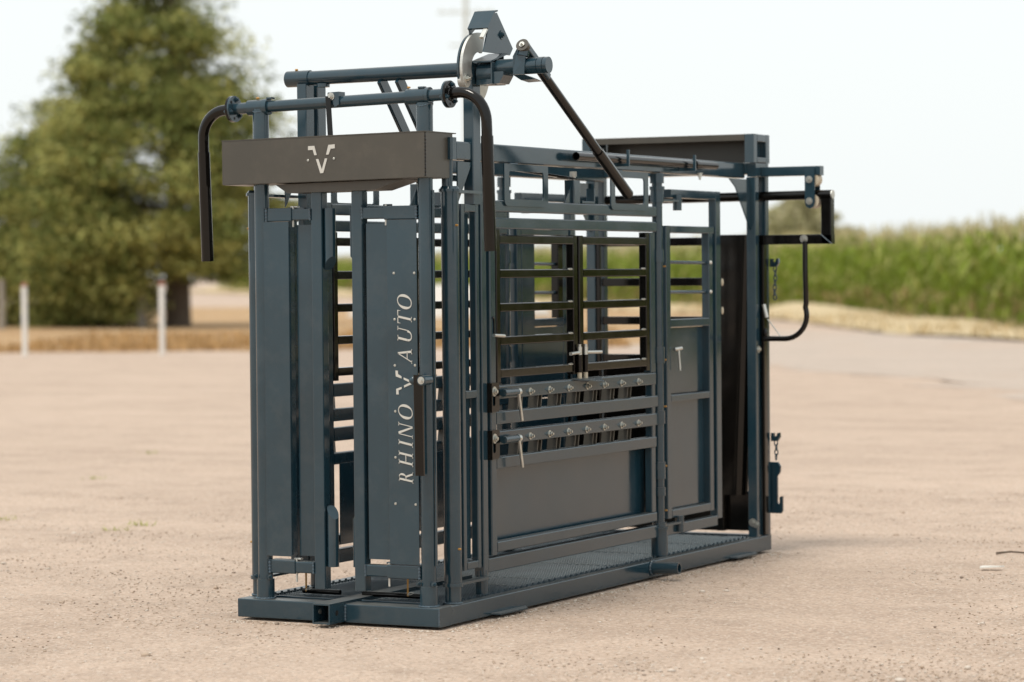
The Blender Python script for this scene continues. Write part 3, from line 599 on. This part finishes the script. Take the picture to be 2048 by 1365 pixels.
# lettering on the right door
def letters():
    XB, CAPH, YF = -.130, .0655, .0275
    thick, thin = .135, .05
    def put(name, polys, z0, z1, wid):
        sc_ = (z1-z0)/wid; m = MB()
        for pl in polys:
            P = [(XB-v*CAPH, YF, z0+(u)*sc_) for u, v in pl]; m.prism(P, (0, -.0018, 0))
        B(m, 'letter', LETTER, dr)
    sh = .22
    def S(pl): return [(u+sh*v, v) for u, v in pl]
    def vs_(u, t, v0=0, v1=1): return S([(u, v0), (u+t, v0), (u+t, v1), (u, v1)])
    def hs(u0, u1, v, t=.05): return S([(u0, v), (u1, v), (u1, v+t), (u0, v+t)])
    def serif(u, t): return [hs(u-.09, u+t+.09, 0, .035), hs(u-.09, u+t+.09, .965, .035)]
    def arc(cx, cy, rx, ry, a0, a1, to, n=16):
        out_, inn = [], []
        for i in range(n+1):
            a = a0+(a1-a0)*i/n; w_ = thin*.8+(to-thin*.8)*abs(math.cos(a))**1.5
            out_.append((cx+rx*math.cos(a), cy+ry*math.sin(a))); inn.append((cx+(rx-w_)*math.cos(a), cy+(ry-thin)*math.sin(a)))
        return [S([out_[i], out_[i+1], inn[i+1], inn[i]]) for i in range(n)]
    O = arc(.47, .5, .46, .51, 0, 2*math.pi, .17, 28)
    put('O', O, .823, .890, 1.04); put('O', O, 1.266, 1.333, 1.04)
    put('R', [vs_(.1, thick)]+serif(.1, thick)+arc(.32, .74, .30, .26, -math.pi/2, math.pi/2, .15)+[hs(.2, .34, .95), hs(.2, .34, .48), S([(.36, .49), (.50, .49), (.80, 0), (.66, 0)]), hs(.64, .86, 0, .035)], .571, .624, 1.0)
    put('H', [vs_(.1, thick), vs_(.68, thick), hs(.2, .7, .48, .045)]+serif(.1, thick)+serif(.68, thick), .638, .697, 1.0)
    put('I', [vs_(.1, thick)]+serif(.1, thick), .716, .742, .42)
    put('N', [vs_(.08, thin), vs_(.74, thin), S([(.08, 1), (.24, 1), (.79, 0), (.68, 0)]), hs(0, .2, 0, .035), hs(.64, .88, .965, .035)], .753, .814, 1.0)
    put('A', [S([(.0, 0), (.06, 0), (.46, 1), (.40, 1)]), S([(.38, 1), (.50, 1), (.84, 0), (.68, 0)]), hs(.18, .66, .32, .045), hs(-.08, .14, 0, .035), hs(.58, .92, 0, .035)], 1.058, 1.118, 1.02)
    put('U', [vs_(.08, thick, .3, 1), vs_(.72, thin, .3, 1), hs(-.02, .32, .965, .035), hs(.62, .88, .965, .035)]+arc(.425, .32, .345, .32, math.pi, 2*math.pi, thick), 1.135, 1.200, 1.0)
    put('T', [vs_(.36, thick), hs(.0, .86, .95), hs(.26, .60, 0, .035), S([(0, .95), (.05, .95), (.03, .76)]), S([(.81, .95), (.86, .95), (.86, .76)])], 1.205, 1.266, 1.0)
    for e in EMB:                                      # the same emblem turned with the lettering
        P = [(-.207+(p[1]-515)/180*.078, YF, .930+(p[0]-757)/171*.096) for p in e]; B(MB().prism(P, (0, -.0018, 0)), 'emblem', LETTER, dr)
    for x, z in ((-.211, 1.419), (-.117, 1.419), (-.209, 1.233), (-.117, 1.233), (-.210, 1.047), (-.117, 1.048), (-.210, .862), (-.211, .676), (-.213, .489), (-.120, .488)): rivet((x, .0279, z), dr)
letters()
sl = B(MB().bar((-.0695, -.033, 1.012), (-.066, -.030, .609), .038, .016, (0, 1, 0), .003), 'stop_lever', BLACK)
B(MB().cyl((-.075, .02, .99), (-.075, -.035, .99), .018, 18).ball((-.1, -.02, .99), .017, 12, 8), 'lever_boss', NAVY, sl); B(MB().cyl((-.05, .02, .99), (-.05, -.043, .99), .020, 18), 'lever_boss', NAVY, sl); bolt((-.05, -.043, .99), sl, TO_FRONT, .010, .008)

# ---------------------------------------------------------------- narrow neck panels and squeeze posts
def neck_panel(s):
    X = lambda a, b: sorted((mx(s, a), mx(s, b)))
    x0, x1 = X(-.092, -.060); p = B(MB().box(x0, x1, .322, .352, .195, 1.70), 'neck_panel')
    B(MB().box(x0, x1, .448, .478, .195, 1.70), 'upright', NAVY, p)
    for z in (1.668, .90, .195): B(MB().box(x0, x1, .3525, .4475, z, z+.032), 'rail', NAVY, p)
    a, b = X(-.098, -.094); B(MB().box(a, b, .395, .445, .235, 1.66, .001), 'filler_plate', NAVY, p)
neck_panel(1); neck_panel(-1)
def squeeze_post(s):
    x0, x1 = sorted((mx(s, -.099), mx(s, -.053))); p = B(MB().box(x0, x1, .485 if s > 0 else .42, .53 if s > 0 else .488, .16, 1.87) if s < 0 else MB().box(x0, x1, .483, .528, .16, 1.873), 'squeeze_post')
    B(MB().box(x0, x1, .42, .488, 1.70 if s > 0 else 1.88, 2.225), 'upper_post', NAVY, p)
    xm = (x0+x1)/2; B(MB().cyl((xm, .505, .08), (xm, .505, .18), .026, 18), 'foot', NAVY, p)
    g = MB(); g.prism([(mx(s, -.062), .30, 1.872), (mx(s, -.062), .425, 1.872), (mx(s, -.062), .30, 1.70)], (-.006*s, 0, 0)); B(g, 'gusset', NAVY, p)
    if s < 0: B(MB().box(x0, x1, .516, .586, 1.88, 2.225), 'rear_post_tube', NAVY, p)
squeeze_post(1); squeeze_post(-1)

# ---------------------------------------------------------------- cross pipe and locking mechanism on top
def cz(x): return 2.2495+(x+.96)*.0095
CY = .455
cp = B(MB().cyl((-.962, CY, cz(-.962)), (.27, CY, cz(.27)), .0298, 28), 'cross_pipe')
B(MB().cyl((-.965, CY, cz(-.965)), (-.852, CY, cz(-.852)), .0345, 28), 'sleeve', NAVY, cp); B(MB().cyl((.045, CY, cz(.045)), (.235, CY, cz(.235)), .0335, 28), 'sleeve', NAVY, cp)
B(MB().cyl((.238, CY, cz(.238)), (.262, CY, cz(.262)), .0345, 28), 'collar', NAVY, cp); B(MB().cyl((.264, CY, cz(.264)), (.282, CY, cz(.282)), .0335, 28), 'end_cap', NAVY, cp)
for x in (-.79,): B(MB().cyl((x, CY, 2.21), (x, CY, 2.225), .028, 18), 'pipe_boss', NAVY, cp)
cap((-.92, CY-.005, 2.288), cp)
for x in (-.505, -.42): B(MB().bar((x, .45, 2.235), (x, .72, 1.945), .016, .056, (0, .7, .7), .003), 'link_arm', NAVY, cp)
B(MB().cyl((-.53, .71, 1.955), (-.42, .71, 1.955), .018, 16), 'link_pin', NAVY, cp)
# saddle that holds the pipe on the right post
s1 = MB(); s1.prism([(-.045, .392, 2.272), (-.045, .392, 2.279), (-.03, .52, 2.317), (.06, .52, 2.317), (.048, .392, 2.279), (.048, .392, 2.272)][1:5], (0, 0, .006))
s1.box(-.047, -.041, .40, .52, 2.19, 2.28, .001); s1.box(.042, .048, .40, .52, 2.19, 2.28, .001); s1.box(-.0405, .0415, .515, .521, 2.19, 2.31, .001)
sd1 = B(s1, 'saddle', NAVY, cp)
B(MB().cyl((-.028, .45, 2.235), (.04, .45, 2.235), .047, 24), 'saddle_bush', NAVY, cp); B(MB().prism([(-.03, .41, 2.188), (.075, .41, 2.192), (.095, .41, 2.225), (.095, .41, 2.24), (-.03, .41, 2.24)], (0, .09, 0)), 'saddle_base', NAVY, cp)
# U-shaped lock housing: two side plates joined by a sloped cap
PL = [(.395, 2.418), (.452, 2.484), (.472, 2.486), (.612, 2.348), (.585, 2.318), (.35, 2.318)]
B(MB().prism([(.030, a, b) for a, b in PL], (.006, 0, 0)), 'lock_plate', NAVY, cp); B(MB().prism([(-.052, a, b) for a, b in ((.392, 2.39), (.384, 2.418), (.448, 2.488), (.475, 2.49), (.50, 2.46))], (.005, 0, 0)), 'lock_plate', NAVY, cp)
m = MB(); m.prism([(-.055, .388, 2.413), (-.055, .450, 2.4855), (-.055, .474, 2.492), (-.055, .474, 2.498), (-.055, .446, 2.493), (-.055, .382, 2.419)], (.094, 0, 0)); B(m, 'lock_cap', NAVY, cp)
B(MB().bar((.026, .352, 2.375), (.026, .395, 2.418), .012, .02, (1, 0, 0)), 'lock_lip', ZINC, cp)
bolt((.0365, .512, 2.398), cp, TO_RIGHT, .013, .012, NAVY)
# galvanised friction quadrant round the pipe
def arcplate(x, th, r0, r1, a0, a1, n=24):
    R0, R1 = [], []; m = MB(); rings = []
    for i in range(n+1):
        a = a0+(a1-a0)*i/n; ca, sa = math.cos(a), math.sin(a)
        rings.append([(x, CY+r0*ca, 2.255+r0*sa), (x, CY+r1*ca, 2.255+r1*sa), (x+th, CY+r1*ca, 2.255+r1*sa), (x+th, CY+r0*ca, 2.255+r0*sa)])
    return m.loft(rings)
B(arcplate(-.050, .012, .072, .152, 1.25, 3.62), 'friction_quadrant', ZINC, cp); B(arcplate(-.066, .009, .075, .149, 1.3, 3.62), 'friction_quadrant', NAVY, cp)
B(MB().cyl((-.067, CY-.112, 2.205), (-.037, CY-.112, 2.205), .030, 20), 'quadrant_end', ZINC, cp); bolt((-.037, CY-.112, 2.212), cp, TO_RIGHT, .012, .016)
B(arcplate(-.078, .008, .02, .15, 5.1, 6.0, 14), 'friction_quadrant', GALV, cp)
# clip with the lever socket
k = MB(); k.prism([(.135, .418, 2.225), (.135, .418, 2.30), (.150, .43, 2.335), (.20, .43, 2.338), (.192, .418, 2.30), (.186, .418, 2.225)], (0, .008, 0)); k.prism([(.135, .418, 2.224), (.187, .418, 2.224), (.225, .44, 2.205), (.16, .44, 2.203)], (0, .07, -.006)); B(k, 'lever_clip', NAVY, cp)
LD = Vector((-.035, 1.085, -.586)).normalized(); L0 = Vector((.180, .415, 2.345)); L1 = L0+LD*1.235
B(MB().cyl(L0, L0+LD*.022, .0275, 26), 'socket_disc', SATIN, cp); bolt(tuple(L0-LD*.002), cp, tuple((-LD).to_track_quat('Z', 'Y').to_euler()), .008, .010)
B(MB().cyl((.175, .43, 2.30), (.18, .437, 2.335), .025, 20), 'socket_boss', NAVY, cp)
B(MB().bar(L0+LD*.02+Vector((.010, 0, 0)), L0+LD*.25+Vector((.010, 0, 0)), .03, .03), 'lever_socket', NAVY, cp)
lev = B(MB().cyl(L0+LD*.16, L0+LD*.88, .0205, 22), 'squeeze_lever', BLACK, chute); B(MB().tubeh(L0+LD*.86, L1, .0245, .019, 22, .06), 'grip', BLACK, lev)
m = MB(); m.box(-.105, -.015, .47, .478, 1.9, 1.905)

# ---------------------------------------------------------------- top beams
def rrect(y0, y1, z0, z1, r, n=6, low=True):
    P = []
    for cy, cz_, a0, rad in ((y1-r, z1-r if not low else z1-.003, 0, r if not low else .003), (y0+r, z1-r if not low else z1-.003, R90, r if not low else .003), (y0+r, z0+r, 2*R90, r), (y1-r, z0+r, 3*R90, r)):
        if rad < r: cy = y1-rad if a0 == 0 else y0+rad
        for i in range(n+1): a = a0+R90*i/n; P.append((cy+rad*math.cos(a), cz_+rad*math.sin(a)))
    return P
def top_beam(s):
    x0, x1 = sorted((mx(s, -.112), mx(s, -.061))); b = B(MB().box(x0, x1, .292, 3.328, 1.879, 1.955, .006), 'top_beam')
    xf = mx(s, -.058) if s > 0 else mx(s, -.058)-.006
    for y0, y1 in ((.695, 1.106), (1.742, 2.147)):
        o_ = [(xf, a, c) for a, c in rrect(y0, y1, 1.697, 1.876, .03)]; i_ = [(xf, a, c) for a, c in rrect(y0+.044, y1-.044, 1.727, 1.846, .014, 6, False)]
        B(MB().ringprism(o_, i_, (.006, 0, 0)), 'loop_bracket', NAVY, b)
        if s > 0: weld([(xf+.002, y0+.06, 1.877), (xf+.002, y0+.13, 1.877)], b, .003)
    return b
tb = top_beam(1); top_beam(-1)
for y in (1.776, 2.523):
    g = MB(); g.prism([(-.058, y-.004, 1.893), (.024, y-.004, 1.893), (.024, y-.004, 1.968), (.012, y-.004, 1.968), (.012, y-.004, 1.9065), (-.058, y-.004, 1.9065)], (0, .010, 0)); B(g, 'pipe_hook', NAVY, tb)
bolt((.012, 2.60, 1.885), tb, (math.pi, 0, 0), .010, .03)

# ---------------------------------------------------------------- squeeze sides with access doors
def squeeze_side(s):
    X = lambda a, b: sorted((mx(s, a), mx(s, b))); xf = mx(s, -.060); fr = TO_RIGHT if s > 0 else TO_LEFT
    a, b = X(-.102, -.060); f = B(MB().box(a, b, .572, .622, .235, 1.725, .005), 'squeeze_side')
    mxp = mx(s, -.072)
    pole_ = B(MB().cyl((mxp, 2.288, .09), (mxp, 2.288, 1.877), .0245, 22), 'hinge_pole', NAVY, f)
    for z0, z1, r in ((.077, .20, .040), (.200, .212, .045), (.212, .235, .034), (1.74, 1.80, .032), (1.80, 1.815, .036), (1.83, 1.877, .033), (.985, 1.06, .031), (.70, .76, .031), (.44, .52, .031), (.36, .40, .031), (1.46, 1.52, .031)): B(MB().cyl((mxp, 2.288, z0), (mxp, 2.288, z1), r, 24), 'hinge_sleeve', NAVY, f)
    for z in (1.44, 1.0, .78, .50, .29, .115): cap((mxp+s*.024, 2.33-.02, z), f)
    for z in (.215, 1.745):
        g = MB(); g.prism([(mxp-.02, 2.30, z), (mxp+.03, 2.30, z), (mxp+.035, 2.50, z), (mxp+.0, 2.50, z)], (0, 0, .010)); B(g, 'hinge_link', NAVY, f); B(MB().cyl((mxp+.018, 2.48, z-.04), (mxp+.018, 2.48, z+.035), .021, 16), 'link_pin', NAVY, f)
    for z0, z1, ye in ((1.672, 1.720, 2.258), (1.601, 1.648, 2.258), (.886, .942, 2.235), (.780, .834, 2.258), (.694, .752, 2.258), (.593, .643, 2.235), (.243, .288, 2.235)):
        B(MB().box(a, b, .6225, ye, z0, z1, .005), 'rail', NAVY, f)
    c, d = X(-.100, -.064)
    B(MB().box(c, d, 2.19, 2.236, .29, .592), 'upright', NAVY, f); B(MB().box(c, d, 2.20, 2.236, .642, .885), 'upright', NAVY, f); B(MB().box(c, d, 2.19, 2.245, .944, 1.598), 'upright', NAVY, f)
    c, d = X(-.128, -.124); B(MB().box(c, d, .623, 2.23, .25, .60, .001), 'lower_panel', NAVY, f)
    c, d = X(-.106, -.060); B(MB().box(c, d, .54, 2.25, .166, .225), 'sill_rail', NAVY, f)
    for z0, ys in ((.908, (.932, 1.117, 1.306, 1.493, 1.669, 1.852, 2.035)), (.716, (.928, 1.113, 1.297, 1.482, 1.665, 1.849, 2.03))):
        for y in ys:
            bolt((xf, y, z0), f, fr, .0105, .018)
            g = MB(); xx = mx(s, -.125)
            for dy in (-.085, -.050): g.prism([(xx, y+dy, z0-.085), (xx, y+dy+.007, z0-.085), (xx, y+dy+.030, z0+.02), (xx, y+dy+.023, z0+.02)], (s*.045, 0, 0))
            g.prism([(xx, y-.078, z0-.085), (xx, y-.050, z0-.085), (xx, y-.027, z0+.02), (xx, y-.055, z0+.02)], (s*.004, 0, 0)); B(g, 'drop_catch', SATIN, f)
    for z in (.925, .728):
        g = MB(); xp = mx(s, -.056); o_ = [(xp, y, zz) for y, zz in rrect(.53, .628, z-.09, z+.032, .012, 4, False)]; i_ = [(xp, y, zz) for y, zz in rrect(.568, .592, z-.065, z-.008, .011, 4, False)]
        g.ringprism(o_, i_, (s*.006, 0, 0)); lp = B(g, 'latch_plate', BLACK, f); e = sorted((mx(s, -.056), mx(s, -.03))); B(MB().box(e[0], e[1], .523, .529, z-.09, z+.032, .001), 'latch_flange', BLACK, f)
        bolt((mx(s, -.050), .58, z-.004), f, fr, .014, .014); xr = mx(s, -.032)
        B(MB().cyl((xr, .63, z-.012), (xr, .752, z-.012), .0155, 16), 'latch_sleeve', NAVY, f); B(MB().cyl((xr, .752, z-.012), (xr, .772, z-.012), .017, 14).ball((xr, .772, z-.012), .012), 'latch_knob', BRIGHT, f)
        B(MB().cyl((xr+s*.012, .748, z-.02), (xr+s*.016, .768, z-.135), .0075, 10), 'latch_handle', BRIGHT, f)
    # two black bar doors
    for k, (y0, y1) in enumerate(((.634, 1.410), (1.428, 2.174))):
        c, d = X(-.100, -.062); hy = (y0, y0+.036) if k == 0 else (y1-.036, y1); cy_ = (y1-.042, y1) if k == 0 else (y0, y0+.042)
        D = B(MB().box(c, d, hy[0], hy[1], .955, 1.598, .004), 'access_door', BLACK); tagd = D
        B(MB().box(c, d, cy_[0], cy_[1], .965, 1.578, .004), 'center_upright', BLACK, D)
        for z in (1.5565, 1.412, 1.270, 1.130, .993): ya, yb = (hy[1], cy_[0]) if k == 0 else (cy_[1], hy[0]); B(MB().box(c, d, ya, yb, z-.018, z+.018, .004), 'bar', BLACK, D)
        for z in (1.412, 1.270, 1.130, .993): yy = (cy_[0]-.03) if k == 0 else (hy[0]-.03); B(MB().ball((mx(s, -.064), yy, z+.018), .012, 8, 5, (.8, 1.6, .5)), 'weld_spot', BRIGHT, D)
        yc = 1.398 if k == 0 else 1.458; xl = mx(s, -.050)
        B(MB().cyl((xl, yc, .972), (xl, yc, 1.05), .012, 14), 'latch_tube', BLACK, D); B(MB().cyl((xl, yc, .945), (xl, yc, .972), .010, 12), 'latch_bolt', NYLON, D)
        B(MB().cyl((xl, yc, 1.05), (xl, yc, 1.085), .0115, 12).cyl((xl, yc, 1.085), (xl, yc, 1.097), .008, 10), 'latch_rod', BRIGHT, D)
        B(MB().cyl((xl, yc, 1.060), (xl+s*.02, yc+(-.13 if k == 0 else .12), 1.058), .008, 12), 'latch_handle', BRIGHT, D)
    g = MB(); g.prism([(mx(s, -.06), 1.34, .948), (mx(s, -.06), 1.62, .948), (mx(s, -.012), 1.58, .925), (mx(s, -.012), 1.42, .938)], (0, 0, -.005)); B(g, 'catch_plate', NAVY, f)
    if s > 0:
        B(MB().cyl((mx(s, -.058), .60, 1.155), (mx(s, -.056), .69, 1.150), .007, 10), 'stay_pin', BRIGHT, f); B(MB().path([(-.057, .60, 1.162), (-.057, .60, 1.22), (-.057, .594, 1.232), (-.057, .585, 1.226)], .003, 6), 'stay_hook', BLACK, f)
    # strut post standing on the upper rail
    q = mx(s, -.085); B(MB().box(q-.03, q+.018, 1.39, 1.455, 1.7205, 1.823), 'strut_post', NAVY, f); B(MB().prism([(q, 1.388, 1.722), (q, 1.33, 1.722), (q, 1.388, 1.80)], (.006, 0, 0)), 'strut_gusset', NAVY, f)
    B(MB().cyl((q, 1.42, 1.823), (q, 1.42, 1.850), .012, 10).cyl((q, 1.42, 1.84), (q, 1.42, 1.862), .017, 6), 'strut_bolt', BRIGHT, f)
    B(MB().bar((q, 1.43, 1.829), (q-s*.18, 1.12, 1.872), .035, .010), 'strut_arm', BLACK, f)
    B(MB().box(q-.02, q+.02, 1.47, 1.60, 1.7205, 1.732, .002).box(q-.02, q+.02, 1.592, 1.604, 1.732, 1.79, .002), 'strut_stop', NAVY, f)
squeeze_side(1); squeeze_side(-1)

# ---------------------------------------------------------------- rear side gates
def rear_gate(s):
    X = lambda a, b: sorted((mx(s, a), mx(s, b))); a, b = X(-.100, -.060)
    g = B(MB().box(a, b, 2.362, 2.412, .245, 1.632), 'rear_side_gate'); B(MB().box(a, b, 2.868, 2.915, .245, 1.60), 'upright', NAVY, g)
    for z0, z1 in ((1.598, 1.632), (1.150, 1.188), (.797, .829), (.245, .283)): B(MB().box(a, b, 2.4125, 2.8675 if z0 < 1.5 else 2.93, z0, z1), 'rail', NAVY, g)
    c, d = X(-.098, -.094)
    for z0, z1 in ((.832, 1.147), (.286, .794)): B(MB().box(c, d, 2.413, 2.867, z0, z1, .001), 'panel', NAVY, g)
    e = mx(s, -.080)
    for z in (1.46, 1.318): B(MB().cyl((e, 2.412, z), (e, 2.872, z-.004), .0085, 12), 'rod', NAVY, g); B(MB().ball((e+s*.02, 2.885, z-.003), .010, 8, 5), 'rod_end', ZINC, g)
    if s < 0: B(MB().box(-.893, -.86, 2.9155, 2.9545, .22, 1.16), 'gap_filler', BLACK, g)
    if s < 0: B(MB().box(-.893, -.853, 2.413, 2.553, .284, 1.598), 'inner_upright', NAVY, g); B(MB().box(-.893, -.853, 2.81, 2.867, 1.19, 1.597), 'stop_bar', BLACK, g)
    B(MB().box(a, b, 2.955, 3.015, .20, 1.805), 'tall_upright', NAVY, g); B(MB().box(a, b, 2.42, 2.9545, 1.765, 1.805), 'top_rail', NAVY, g)
    B(MB().box(a, b, 2.32, 2.954, .165, .215), 'sill_rail', NAVY, g)
    h_ = mx(s, -.054); B(MB().cyl((h_, 2.435, 1.045), (h_+s*.02, 2.475, 1.05), .009, 12).cyl((h_+s*.012, 2.455, 1.045), (h_+s*.018, 2.458, .945), .006, 10), 'latch_handle', BRIGHT, g)
    for z in (1.36, 1.22): B(MB().ball((mx(s, -.06), 3.03, z), .012, 8, 5, (.6, .8, 1.6)), 'guide_block', NYLON, g)
rear_gate(1); rear_gate(-1)

# ---------------------------------------------------------------- rear frame and header
for s in (1, -1):
    a, b = sorted((mx(s, -.055), mx(s, -.006))); p = B(MB().box(a, b, 3.33, 3.38, .0765, 1.884), 'rear_post'); bolt((mx(s, -.012), 3.33, .14), p, TO_FRONT, .012, .008)
    bolt((mx(s, -.030), 3.3295, .15), p, TO_FRONT, .014, .01); bolt((mx(s, -.006), 3.36, 1.02), p, TO_RIGHT if s > 0 else TO_LEFT, .012, .01)
    g = MB(); g.prism([(mx(s, -.03), 3.328, 1.872), (mx(s, -.03), 3.06, 1.872), (mx(s, -.03), 3.14, 1.83), (mx(s, -.03), 3.20, 1.76), (mx(s, -.03), 3.328, 1.62)], (-.006*s, 0, 0)); B(g, 'corner_gusset', NAVY, p)
    a, b = sorted((mx(s, -.049), mx(s, -.001))); q = B(MB().box(a, b, 3.455, 3.498, .0765, 1.957), 'corner_post'); B(MB().box(a, b, 3.3295, 3.454, 1.886, 1.955), 'tie_rail', NAVY, q)
hd = B(MB().box(-.90, -.054, 3.494, 3.498, 1.962, 2.095, .001).box(-.90, -.054, 3.31, 3.498, 2.096, 2.100, .001).box(-.90, -.054, 3.31, 3.316, 2.068, 2.0955, .001), 'rear_header', SATIN)
for s in (1, -1):
    a, b = sorted((mx(s, -.050), mx(s, 0)))
    for y0, y1, z0, z1 in ((3.30, 3.348, 1.957, 2.10), (3.464, 3.512, 1.957, 2.10), (3.3485, 3.4635, 2.062, 2.10), (3.3485, 3.4635, 1.957, 1.985)): B(MB().box(a, b, y0, y1, z0, z1), 'end_frame', NAVY, hd)
    c, d = sorted((mx(s, -.035), mx(s, -.03))); B(MB().box(c, d, 3.3485, 3.4635, 1.985, 2.062, .001), 'end_plate', NAVY, hd)
B(MB().box(-.902, -.052, 3.33, 3.454, 1.90, 1.955, .003), 'cross_member', NAVY, hd)

# ---------------------------------------------------------------- sliding tail gate
ext = B(MB().box(0.0, .315, 3.398, 3.448, 1.888, 1.935), 'track_arm')
B(MB().prism([(a, 3.385, b) for a, b in ((.238, 1.925), (.290, 1.925), (.290, 1.752), (.282, 1.732), (.264, 1.722), (.246, 1.732), (.238, 1.752))], (0, .008, 0)), 'roller_plate', NAVY, ext)
for z in (1.868, 1.760): bolt((.262, 3.385, z), ext, TO_FRONT, .012, .010); B(MB().cyl((.27, 3.40, z), (.27, 3.455, z), .036, 24), 'roller', NYLON, ext)
B(MB().box(.238, .29, 3.458, 3.466, 1.73, 1.93, .002), 'roller_plate', NAVY, ext)
tg = B(MB().cyl((-.88, 3.43, 1.785), (.365, 3.43, 1.792), .0235, 22), 'sliding_tail_gate', BLACK)
B(MB().cyl((.365, 3.43, 1.792), (.372, 3.43, 1.792), .0225, 20), 'pipe_cap', ZINC, tg)
B(MB().bar((.342, 3.43, 1.775), (.342, 3.43, 1.548), .055, .05, (0, 1, 0)), 'drop_bar', BLACK, tg); B(MB().box(-.06, .372, 3.405, 3.45, 1.546, 1.594), 'lower_bar', BLACK, tg)
weld([(.314, 3.403, 1.594), (.371, 3.403, 1.548)], tg, .003)
def gatepanel(xa, xb, xc, xd, name):                   # rolled sheet: flat with a rounded front edge
    n_ = 10; R0, R1 = [], []
    for R_, x0, x1, z in ((R0, xa, xb, .285), (R1, xc, xd, 1.597)):
        R_.append((x0, 3.40, z)); R_.append((x0, 3.33, z))
        r = .055; sg = 1 if x1 > x0 else -1
        for i in range(n_+1): t = -R90+math.pi*i/n_; R_.append((x1-sg*r+sg*r*math.cos(t), 3.385+r*math.sin(t), z))
    return B(MB().loft([R0, R1], True, True), name, BLACK, tg)
gatepanel(-.222, -.082, -.199, -.018, 'gate_panel'); B(MB().box(-.885, -.875, 3.03, 3.325, .10, .955, .002), 'side_sheet', BLACK, tg)
B(MB().box(-.8755, -.2405, 3.372, 3.388, .10, .955, .002), 'lower_sheet', BLACK, tg)
B(MB().box(-.938, -.876, 3.342, 3.36, .10, 1.597), 'stile', BLACK, tg); B(MB().box(-.24, -.20, 3.36, 3.40, .10, 1.597), 'stile', BLACK, tg)
for z in (1.566, 1.362, 1.165, .972): B(MB().box(-.8755, -.2405, 3.362, 3.398, z-.0205, z+.0205), 'bar', BLACK, tg)
B(MB().box(-.30, -.058, 3.405, 3.425, .10, .30, .002), 'kick_sheet', BLACK, tg)
B(MB().box(-.004, .012, 3.395, 3.44, .085, 1.545), 'edge_guide', BLACK, tg)
hp = [(.233, 1.56), (.232, 1.43), (.236, 1.25)]+bend((.122, 1.19), .117, .35, -R90, 10)+[(.06, 1.073), (.005, 1.073)]
B(MB().path([(a, 3.40, b) for a, b in hp], .0135, 14), 'pull_handle', BLACK, tg); bolt((.225, 3.404, 1.572), tg, TO_FRONT, .014, .012)
B(MB().cyl((.10, 3.40, 1.082), (.028, 3.40, 1.172), .003, 8), 'spring_rod', ZINC, tg); B(MB().cyl((.024, 3.40, 1.18), (.008, 3.40, 1.245), .010, 12), 'spring_body', ZINC, tg); B(MB().cyl((.006, 3.40, 1.25), (.0, 3.40, 1.275), .005, 8), 'spring_eye', BRIGHT, tg)
B(MB().ball((.015, 3.40, 1.10), .018, 10, 6, (.7, .7, 1.4)), 'spring_knob', BLACK, tg)
# hooks and chains on the rear right corner
def chain(z0, z1, x, y, parent):
    k = 0; z = z0
    while z > z1:
        pts = [((.009*math.cos(a) if k % 2 == 0 else 0), (.009*math.cos(a) if k % 2 else 0), .0155*math.sin(a)) for a in np.linspace(0, 2*math.pi, 13)]
        B(MB().path([(x+p[0]+.002*math.sin(k), y+p[1], z+p[2]) for p in pts], .0032, 6), 'chain_link', NAVY, parent); z -= .024; k += 1
def hookset(z, long):
    o = [(.0, 3.502, z+.02), (.016, 3.502, z+.02), (.016, 3.502, z+.004), (.030, 3.502, z+.004), (.034, 3.502, z+.02), (.046, 3.502, z+.022), (.048, 3.502, z), (.036, 3.502, z-.02), (.0, 3.502, z-.022)]
    hk = B(MB().prism(o, (0, .02, 0)), 'chain_hook'); chain(z-.03, z-(.115 if long else .18), .024, 3.512, hk)
    if long:
        b_ = [(-.018, 3.51, z-.128), (.034, 3.51, z-.128), (.048, 3.51, z-.15), (.045, 3.51, z-.18), (.030, 3.51, z-.20), (.030, 3.51, z-.335), (.042, 3.51, z-.342), (.042, 3.51, z-.305), (.058, 3.51, z-.30), (.058, 3.51, z-.375), (.050, 3.51, z-.388), (-.018, 3.51, z-.388)]
        B(MB().prism(b_, (0, .014, 0)), 'latch_bar', NAVY, hk)
hookset(.572, True); hookset(1.455, False)

# ---------------------------------------------------------------- a loose pipe stored in the hooks on the beam
sp = MB().tubeh((-.0205, 2.62, 1.927), (-.0205, 1.318, 1.925), .0185, .0145, 22, .15); stored = B(sp, 'stored_pipe', BLACK, None)
tag(stored, 'black steel pipe lying in the hooks on the right top beam', 'pipe')
B(MB().cyl((-.0205, 2.622, 1.927), (-.0205, 2.865, 1.928), .0182, 20), 'pipe_end', BLACK, stored); B(MB().cyl((-.0205, 2.60, 1.927), (-.0205, 2.625, 1.927), .0235, 20), 'pipe_ring', BLACK, stored)
